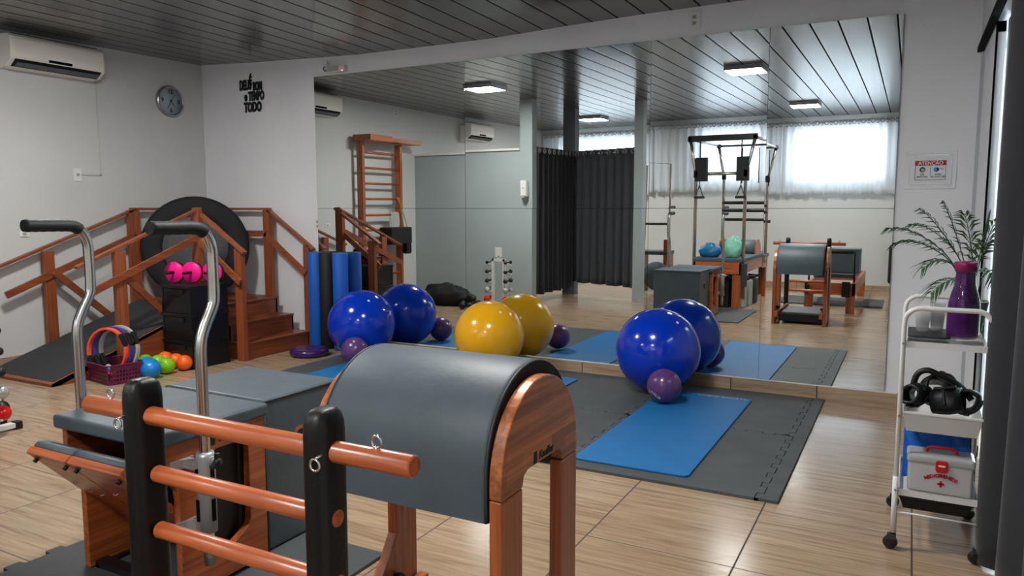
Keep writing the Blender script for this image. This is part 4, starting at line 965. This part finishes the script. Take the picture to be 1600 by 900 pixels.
g.add(V, [(0, 1, 5, 4), (1, 2, 6, 5), (2, 3, 7, 6), (3, 0, 4, 7), (4, 5, 6, 7)]); mk(g, 'tray_body', 'blkm', db, solid=.004)
mk(B().box(.004, .268, -2.346, -2.336, .208, .219), 'rim', 'blk', db, bev=.002)

# ------------------------------------------------------------------ curtains
def curtain(name, label, path, z0, z1, m, waves, amp, nx, group=None, eyelets=False, hem=0, cat='curtain', lean=0):
    P = [Vector((*p, 0)) for p in path]; L_ = [0]
    for a_, b_ in zip(P, P[1:]): L_.append(L_[-1]+(b_-a_).length)
    def at(s):
        d = s*L_[-1]
        for i in range(len(P)-1):
            if d <= L_[i+1]+1e-9:
                t = (d-L_[i])/(L_[i+1]-L_[i]); dd = (P[i+1]-P[i]).normalized(); return P[i].lerp(P[i+1], t), Vector((dd.y, -dd.x, 0))
        return P[-1], Vector((1, 0, 0))
    t = thing(name, label, cat, (P[0].x, P[0].y, z0), group)
    ph = random.uniform(0, 6)
    def fn(u, v):
        c_, nn_ = at(u); k = .65+.35*(1-v) ; w_ = math.sin(2*PI*waves*u)*amp*(.85+.3*(1-v))+math.sin(2*PI*waves*.37*u+ph+v*1.3)*amp*.45*(1-v)
        z = z0+(z1-z0)*v+hem*math.sin(2*PI*waves*.5*u+ph)*(1-v)
        return c_+nn_*(w_)+Vector((0, 0, z))
    mk(B().grid(fn, nx, 16), 'cloth', m, t, solid=.002)
    if eyelets:
        n = int(waves*2)
        for i in range(n):
            s = (i+.5)/n; c_, nn_ = at(s); mk(B().tube([c_+Vector((0, 0, z1-.055))+(Vector((0, 0, 1))*math.cos(a)+Vector((nn_.y, -nn_.x, 0))*math.sin(a))*.030+nn_*(math.sin(2*PI*waves*s)*amp)+nn_*(.010 if nn_.x+nn_.y > 0 else -.010) for a in [2*PI*q/14 for q in range(14)]], .008, 6, closed=True), 'eyelet', 'steel', t)
    return t, at
random.seed(2)
c1, _ = curtain('blackout_curtain', 'long black curtain hanging at the glass door beside the trolley', [(.285, -2.30), (.36, -2.45), (.40, -3.0), (.40, -4.1)], .01, 2.30, 'curt', 7, .035, 150)
curtain('cubicle_curtain', 'black eyelet curtain on the pillar side of the changing cubicle', [(-4.72, -3.93), (-4.68, -4.6), (-4.70, -5.24)], .12, 2.17, 'curt', 9, .03, 130, 'changing cubicle curtains', True, .008)
curtain('cubicle_curtain', 'black eyelet curtain closing the front of the changing cubicle', [(-4.68, -5.24), (-4.1, -5.06), (-3.52, -4.86)], .20, 2.17, 'curt2', 8, .035, 120, 'changing cubicle curtains', True, .012)
mk_r = solo(B().cyl((-4.72, -3.9, 2.115), (-4.70, -5.3, 2.115), .010, 10).tube([(-4.70, -5.26, 2.115), (-3.50, -4.88, 2.115)], .010, 10), 'curtain_rod', 'steel', 'thin steel rod bent around the changing cubicle', 'curtain rod', (-4.7, -5, 2.1))
curtain('sheer_curtain', 'long sheer white curtain across the window nearest the corner', [(.25, YB+.12), (-2.0, YB+.12)], 1.50, 2.74, 'sheer', 16, .03, 170, 'sheer window curtains', True, .01)
curtain('sheer_curtain', 'long sheer white curtain over the middle window', [(-2.03, YB+.12), (-4.3, YB+.12)], 1.50, 2.74, 'sheer', 16, .03, 170, 'sheer window curtains', True, .01)
curtain('sheer_curtain', 'sheer white curtain over the small far window behind the cubicle', [(-4.33, YB+.12), (-6.6, YB+.12)], 1.50, 2.74, 'sheer', 16, .03, 170, 'sheer window curtains', True, .01)
solo(B().cyl((.3, YB+.12, 2.69), (-6.65, YB+.12, 2.69), .011, 10), 'curtain_rod', 'whitem', 'long white rod carrying the sheer curtains', 'curtain rod', (-3, YB+.12, 2.69))

# ------------------------------------------------------------------ ceiling lamps
for (x, y, l) in ((-4.70, -2.55, 'square ceiling lamp above the weights rack'), (-1.66, -2.95, 'square ceiling lamp above the blue mats'), (-4.85, -6.5, 'square ceiling lamp beyond the changing cubicle'), (-1.45, -6.3, 'square ceiling lamp nearest the sheer curtains')):
    t = thing('ceiling_lamp', l, 'ceiling lamp', (x, y, 2.755), 'square ceiling lamps'); z = zceil(x, y)
    mk(B().box(x-.20, x+.20, y-.20, y+.20, z-.045, z+.01), 'lamp_frame', 'alu', t, bev=.006)
    mk(B().box(x-.185, x+.185, y-.185, y+.185, z-.0475, z-.044), 'diffuser', 'lamp', t)

# ------------------------------------------------------------------ wall bars (seen in the mirror)
wb = thing('wall_bars', 'tall wooden wall bars with overhanging top, seen in the mirror', 'wall bars', (-6.55, -2.86, 0))
for y in (-2.44, -3.28): mk(B().box(-6.62, -6.52, y-.025, y+.025, 0, 2.24), 'upright', 'wz', wb, bev=.004)
for k in range(10): mk(B().cyl((-6.56, -2.44, .22+k*.2085), (-6.56, -3.28, .22+k*.2085), .017, 12), 'rung', 'wy', wb)
mk(B().box(-6.63, -6.33, -2.36, -2.84, 2.24, 2.32), 'top_beam', 'wy', wb, bev=.004); mk(B().box(-6.60, -6.38, -2.80, -3.60, 2.25, 2.31), 'top_beam', 'wy', wb, bev=.004)
solo(B().box(-6.52, -6.30, -2.75, -3.22, .86, 1.09), 'storage_box', 'blkm', 'black padded box resting on the wall bars', 'box', (-6.4, -2.98, .86), bev=.012)
rp = B()
for k in range(7):
    y = -3.0-.026*k; rp.tube(smooth_path([(-6.505, y, 1.30), (-6.49, y, 1.265), (-6.485, y-.01, 1.15), (-6.49, y+.01, 1.06+.01*(k % 3)), (-6.515, y, 1.12), (-6.52, y, 1.25)], 5), .0075, 6)
solo(rp, 'rope_bundle', 'rope', 'looped white rope hung over a rung of the wall bars', 'rope', (-6.5, -3.08, 1.1))
sp_ = B().tube(smooth_path([(-6.50, -3.18, 1.50), (-6.48, -3.2, 1.35), (-6.48, -3.26, 1.1), (-6.47, -3.30, .92)], 6), .009, 6).tube(smooth_path([(-6.50, -3.14, 1.50), (-6.47, -3.22, 1.32), (-6.46, -3.31, 1.1), (-6.46, -3.31, .9)], 6), .007, 6)
solo(sp_, 'resistance_band', 'tan', 'tan resistance bands hanging from the wall bars', 'resistance band', (-6.48, -3.2, .9))
solo(B().box(-6.50, -6.42, -3.26, -3.38, .70, .90), 'band_cuff', 'blkm', 'black padded cuff at the end of the tan bands', 'cuff', (-6.46, -3.32, .7), bev=.02)
# soft bag and loose weights by the half wall
random.seed(7)
def dumbbell(c, d, r_, L_, m, label, name='dumbbell', group='dumbbells on the rack'):
    t = thing(name, label, 'dumbbell', (c[0], c[1], c[2]-r_), group); c = Vector(c); d = Vector(d).normalized()
    mk(B().cyl(c-d*L_*.4, c+d*L_*.4, r_*.36, 12), 'grip_bar', 'steel' if m == 'silver' else m, t)
    for s in (-1, 1): mk(B().ball(c+d*(s*L_*.5), r_, 20, 12), 'weight_head', m, t)
    return t
for k, (x, y, z, a) in enumerate(((-5.26, -3.16, .055, .2), (-5.16, -3.03, .055, 1.9), (-5.32, -3.0, .055, 1.1), (-5.24, -3.09, .145, .8), (-5.12, -3.22, .055, 2.6))):
    dumbbell((x, y, z), (math.cos(a), math.sin(a), 0), .05, .15, 'blk', 'black dumbbell %s in the loose pile by the half wall' % ['nearest the bag', 'pointing at the mirror', 'against the bag side', 'on top', 'nearest the rack'][k], group='loose dumbbells on the floor')
# dumbbell rack
RX, RY = -4.90, -3.245
rk = thing('dumbbell_rack', 'narrow white metal dumbbell rack with black feet', 'rack', (RX, RY, 0))
for s in (-1, 1):
    mk(B().box(RX+s*.085-.02, RX+s*.085+.02, RY-.02, RY+.02, .03, .68), 'upright', 'whitem', rk, bev=.003)
    mk(B().box(RX+s*.085-.025, RX+s*.085+.025, RY-.16, RY+.16, .012, .042), 'foot_bar', 'whitem', rk, bev=.003)
    for q in (-1, 1): mk(B().box(RX+s*.085-.03, RX+s*.085+.03, RY+q*.16, RY+q*.20, 0, .048), 'rubber_foot', 'blk', rk, bev=.004)
    for z in (.63, .505, .38, .255, .13): mk(B().bar((RX+s*.10, RY-.05, z-.015), (RX+s*.175, RY-.05, z-.035), .012, .012).bar((RX+s*.10, RY+.05, z-.015), (RX+s*.175, RY+.05, z-.035), .012, .012).box(RX+s*.10-.006, RX+s*.10+.006, RY-.05, RY+.05, z-.021, z-.009), 'cradle', 'whitem', rk)
mk(B().box(RX-.10, RX+.10, RY-.02, RY+.02, .64, .68).box(RX-.10, RX+.10, RY-.015, RY+.015, .05, .08), 'cross_bar', 'whitem', rk)
solo(B().box(RX-.05, RX+.045, RY-.012, RY+.012, .70, .83).box(RX-.012, RX+.012, RY-.012, RY+.012, .679, .72), 'rack_sign', 'paper', 'small white card clipped on top of the dumbbell rack', 'card', (RX, RY, .68))
tiers = ((.63, .022, 'blk'), (.505, .027, 'blk'), (.38, .031, 'blk'), (.255, .042, 'silver'), (.13, .046, 'red'))
tn = ['top', 'second', 'middle', 'fourth', 'bottom']
for s in (-1, 1):
    for k, (z, r_, m) in enumerate(tiers):
        dumbbell((RX+s*.142, RY-.0, z), (0, 1, 0), r_, .15, m, '%s dumbbell on the %s tier, %s side of the rack' % ({'blk': 'black', 'silver': 'silver', 'red': 'red'}[m], tn[k], 'ramp' if s < 0 else 'camera'))
ds = thing('soap_dispenser', 'white wall soap dispenser on the grey pillar, seen in the mirror', 'dispenser', (-4.81, -3.84, 1.45))
mk(B().box(-4.86, -4.76, -3.87, -3.78, 1.47, 1.70), 'housing', 'white', ds, bev=.02, seg=4); mk(B().box(-4.835, -4.785, -3.80, -3.765, 1.455, 1.49), 'push_lever', 'lgrey', ds, bev=.006); mk(B().box(-4.815, -4.805, -3.782, -3.778, 1.58, 1.60), 'window_slot', 'ink', ds)

# ------------------------------------------------------------------ trapeze table (seen in the mirror)
tt = thing('trapeze_table', 'wooden trapeze table with chrome and black tower frame, seen in the mirror', 'exercise machine', (-2.28, -5.3, 0))
ax0, ax1, ay0, ay1 = -2.64, -1.96, -6.75, -4.66
mk(B().box(ax0, ax1, ay0, ay1, .63, .685), 'table_pad', 'up', tt, bev=.012)
mk(B().box(ax0+.02, ax0+.05, ay0, ay1, .47, .63), 'side_rail', 'wy', tt, bev=.004); mk(B().box(ax1-.05, ax1-.02, ay0, ay1, .47, .63), 'side_rail', 'wy', tt, bev=.004)
mk(B().box(ax0+.02, ax1-.02, ay1-.04, ay1, .47, .63), 'end_rail', 'wx', tt, bev=.004); mk(B().box(ax0+.02, ax1-.02, ay0, ay0+.04, .47, .63), 'end_rail', 'wx', tt, bev=.004)
for x in (ax0+.07, ax1-.08):
    for y in (ay1-.06, ay0+.06): mk(B().box(x-.055, x+.055, y-.05, y+.05, 0, .63), 'leg', 'wz', tt, bev=.004)
zt_ = 2.20; fx0, fx1, fy0, fy1 = -2.72, -1.86, -6.45, -4.72
for x in (fx0, fx1):
    for y in (fy0, fy1):
        lx = ax0+.01 if x < -2.3 else ax1-.01
        mk(B().tube([(lx, y, .55), (lx, y, 1.72), ((lx+x)/2, y, 1.95), (x, y, zt_)], .023, 12), 'tower_pole', 'chrome', tt)
        mk(B().box(lx-.03, lx+.03, y-.03, y+.03, 1.68, 1.78), 'pole_joint', 'blk', tt, bev=.008)
        mk(B().box(x-.03, x+.03, y-.03, y+.03, zt_-.03, zt_+.03), 'corner_joint', 'blk', tt, bev=.006)
    mk(B().cyl((x, fy0, zt_), (x, fy1, zt_), .017, 12), 'top_side_tube', 'chrome', tt)
mk(B().box(fx0-.02, fx1+.03, fy1-.03, fy1+.03, zt_-.035, zt_+.045), 'top_beam', 'blk', tt, bev=.004); mk(B().box(fx0, fx1, fy0-.015, fy0+.015, zt_-.015, zt_+.015), 'top_beam', 'blk', tt, bev=.003)
mk(B().cyl((ax0, fy1, 1.73), (ax1, fy1, 1.73), .022, 12), 'cross_tube', 'chrome', tt); mk(B().cyl((ax0, fy0, 1.32), (ax1, fy0, 1.32), .026, 12), 'push_bar', 'blk', tt)
mk(B().cyl((ax0, fy0, 1.18), (ax1+.05, fy0, 1.18), .022, 12), 'push_bar', 'blk', tt)
for x in (-2.55, -2.0):
    mk(B().box(x-.09, x+.07, fy1-.05, fy1+.03, 1.63, 1.95).cyl((x-.03, fy1, 1.95), (x-.03, fy1, 2.18), .010, 8), 'fuzzy_strap', 'blkm', tt, bev=.01)
    hx_ = x-.02; g = B().cyl((hx_, fy1+.05, 1.66), (hx_, fy1+.05, 1.57), .006, 6).tube([(hx_, fy1+.05, 1.57), (hx_-.055, fy1+.05, 1.42), (hx_+.055, fy1+.05, 1.42), (hx_, fy1+.05, 1.57)], .008, 6).cyl((hx_-.07, fy1+.05, 1.415), (hx_+.07, fy1+.05, 1.415), .018, 10); mk(g, 'hand_loop', 'blk', tt)
for x in (-2.35, -2.1, -1.95): mk(B().cyl((x, fy0+.03, 2.16), (x, fy0+.03, 1.62), .008, 8), 'spring', 'blk', tt)
mk(B().box(ax1-.03, ax1+.04, ay1-.14, ay1-.02, .30, .62), 'spring_cover', 'upd', tt, bev=.008)
# barrel pad on the table and bags
sb = thing('spine_barrel', 'grey half-round barrel pad with wooden sides lying on the trapeze table', 'barrel', (-2.22, -6.0, .686))
mk(B().prism([(-6.0+.21*math.cos(R(a)), .686+.20*math.sin(R(a))) for a in range(0, 181, 9)], 0, -2.52, -2.02, True), 'barrel_pad', 'up', sb)
for xx in (-2.545, -2.018): mk(B().prism([(-6.0+.22*math.cos(R(a)), .686+.21*math.sin(R(a))) for a in range(0, 181, 9)], 0, xx, xx+.022), 'side_panel', 'wy', sb)
def lump(c, s, m, nm, l, cat, seed):
    random.seed(seed); ph = [random.uniform(0, 6) for _ in range(6)]
    def fn(u, v):
        a = 2*PI*u; e = PI*(v-.5); k = 1+.06*math.sin(3*a+ph[0]+2*e)+.05*math.sin(5*a+ph[1])*math.cos(3*e+ph[2])+.035*math.sin(11*a+ph[3]+5*e)+.03*math.sin(9*e+ph[4]+4*a); z = math.sin(e); z = max(z, -.75)
        return Vector((c[0]+s[0]*k*math.cos(e)*math.cos(a), c[1]+s[1]*k*math.cos(e)*math.sin(a), c[2]+s[2]*(z+.75)*k))
    return solo(B().grid(fn, 36, 20), nm, m, l, cat, (c[0], c[1], c[2]))
lump((-2.43, -4.80, .686), (.15, .11, .105), 'tealbag', 'gym_bag', 'blue fabric bag on the end of the trapeze table', 'bag', 1)
lump((-2.13, -4.86, .686), (.12, .11, .155), 'mintbag', 'plastic_bag', 'pale mint plastic bag beside the blue bag', 'bag', 2)
lump((-2.15, -5.14, .686), (.10, .12, .07), 'blkm', 'dark_garment', 'crumpled black garment behind the mint bag', 'garment', 3)
lump((-5.72, -3.20, .0), (.38, .15, .165), 'blkm', 'sports_bag', 'slumped black sports bag on the floor by the grey half wall', 'bag', 12)
# things under the table
for k, (x, y) in enumerate(((-2.50, -4.75), (-2.45, -5.15))): solo(B().box(x, x+.35, y, y-.30, 0, .42), 'storage_bin', 'blk', 'black plastic bin under the trapeze table, %s' % ('front one' if k == 0 else 'rear one'), 'bin', (x, y, 0), 'bins under the table', bev=.01)
for k, (x, y) in enumerate(((-1.98, -4.9), (-1.96, -5.2), (-1.94, -5.5))):
    t = thing('jump_board_rest', 'grey cushioned block with black fittings under the table, %s' % ['nearest the mirror', 'middle', 'farthest'][k], 'cushion', (x, y, 0), 'cushioned blocks')
    mk(B().box(x-.12, x+.03, y-.09, y+.09, 0, .36), 'block', 'lgrey' if k < 2 else 'upd', t, bev=.02); mk(B().cyl((x-.1, y, .40), (x+.06, y, .40), .02, 12).cyl((x, y-.08, .38), (x, y+.08, .38), .014, 10), 'fitting', 'blk', t)

# reformer (seen in the mirror)
rf = thing('reformer', 'wooden reformer bed with sliding carriage behind the ladder barrel, seen in the mirror', 'exercise machine', (-.9, -6.2, 0))
rx0, rx1, ry0, ry1 = -1.22, -.60, -7.5, -5.05
for x in (rx0, rx1-.045): mk(B().box(x, x+.045, ry0, ry1, .24, .40), 'side_rail', 'wy', rf, bev=.004)
for y in (ry0, ry1-.04): mk(B().box(rx0, rx1, y, y+.04, .24, .40), 'end_rail', 'wx', rf, bev=.004)
for x in (rx0, rx1-.11):
    for y in (ry0+.02, ry1-.06): mk(B().box(x, x+.11, y, y+.05, 0, .40), 'leg', 'wz', rf, bev=.004)
mk(B().box(rx0+.05, rx1-.05, -6.5, -5.6, .42, .48), 'carriage', 'up', rf, bev=.01)
mk(B().tube([(rx0+.03, -5.25, .35), (rx0+.03, -5.2, .80), (rx1-.03, -5.2, .80), (rx1-.03, -5.25, .35)], .014, 10), 'foot_bar', 'blk', rf)
mk(B().cyl((rx0+.05, -5.2, .80), (rx1-.05, -5.2, .80), .024, 12), 'foot_bar_pad', 'blkm', rf)
solo(B().box(-1.12, -.60, -6.15, -5.75, .482, .82), 'padded_box', 'up', 'grey upholstered box lying across the reformer carriage', 'box', (-.77, -5.95, .48), bev=.012)
mk(B().box(rx0+.02, rx0+.06, ry1, ry1+.05, .25, .37).box(rx1-.16, rx1-.06, ry1, ry1+.04, .22, .42), 'spring_block', 'blk', rf, bev=.005)
solo(eva(-1.7, -.3, -6.9, -5.9, 0, 0, 0, 0), 'foam_mat', 'eva', 'dark foam floor tile under the reformer, seen in the mirror', 'mat', (-1, -6.4, 0))
# wooden wall unit by the cubicle pillar and leaning cushion
wu = thing('spring_tower', 'wooden chair trainer with chrome poles behind the pillar, seen in the mirror', 'exercise machine', (-3.7, -6.45, 0))
mk(B().box(-3.95, -3.91, -6.7, -6.3, 0, .62).box(-3.52, -3.48, -6.7, -6.3, 0, .62), 'side_panel', 'wy', wu, bev=.004); mk(B().box(-3.96, -3.47, -6.72, -6.28, .60, .66), 'seat', 'up', wu, bev=.01)
mk(B().box(-3.53, -3.47, -6.35, -6.29, .0, .85), 'post', 'wz', wu); mk(B().tube([(-3.5, -6.5, .3), (-3.5, -6.5, 1.95), (-3.9, -6.5, 1.98), (-3.93, -6.5, .3)], .016, 10), 'tower_pole', 'chrome', wu); mk(B().cyl((-3.5, -6.5, 1.1), (-3.93, -6.5, 1.1), .02, 10), 'push_bar', 'blk', wu)
mk(B().lathe([(0, 0), (.22, 0), (.235, .02), (.22, .06), (0, .06)], (-3.62, -6.24, .26), (0, 1, 0), 28), 'round_cushion', 'up', wu)
solo(B().box(-.30, -.05, -8.22, -8.10, .15, .80), 'back_cushion', 'blk', 'black padded back board leaning at the far corner, seen in the mirror', 'cushion', (-.17, -8.2, .1), bev=.05, seg=5)
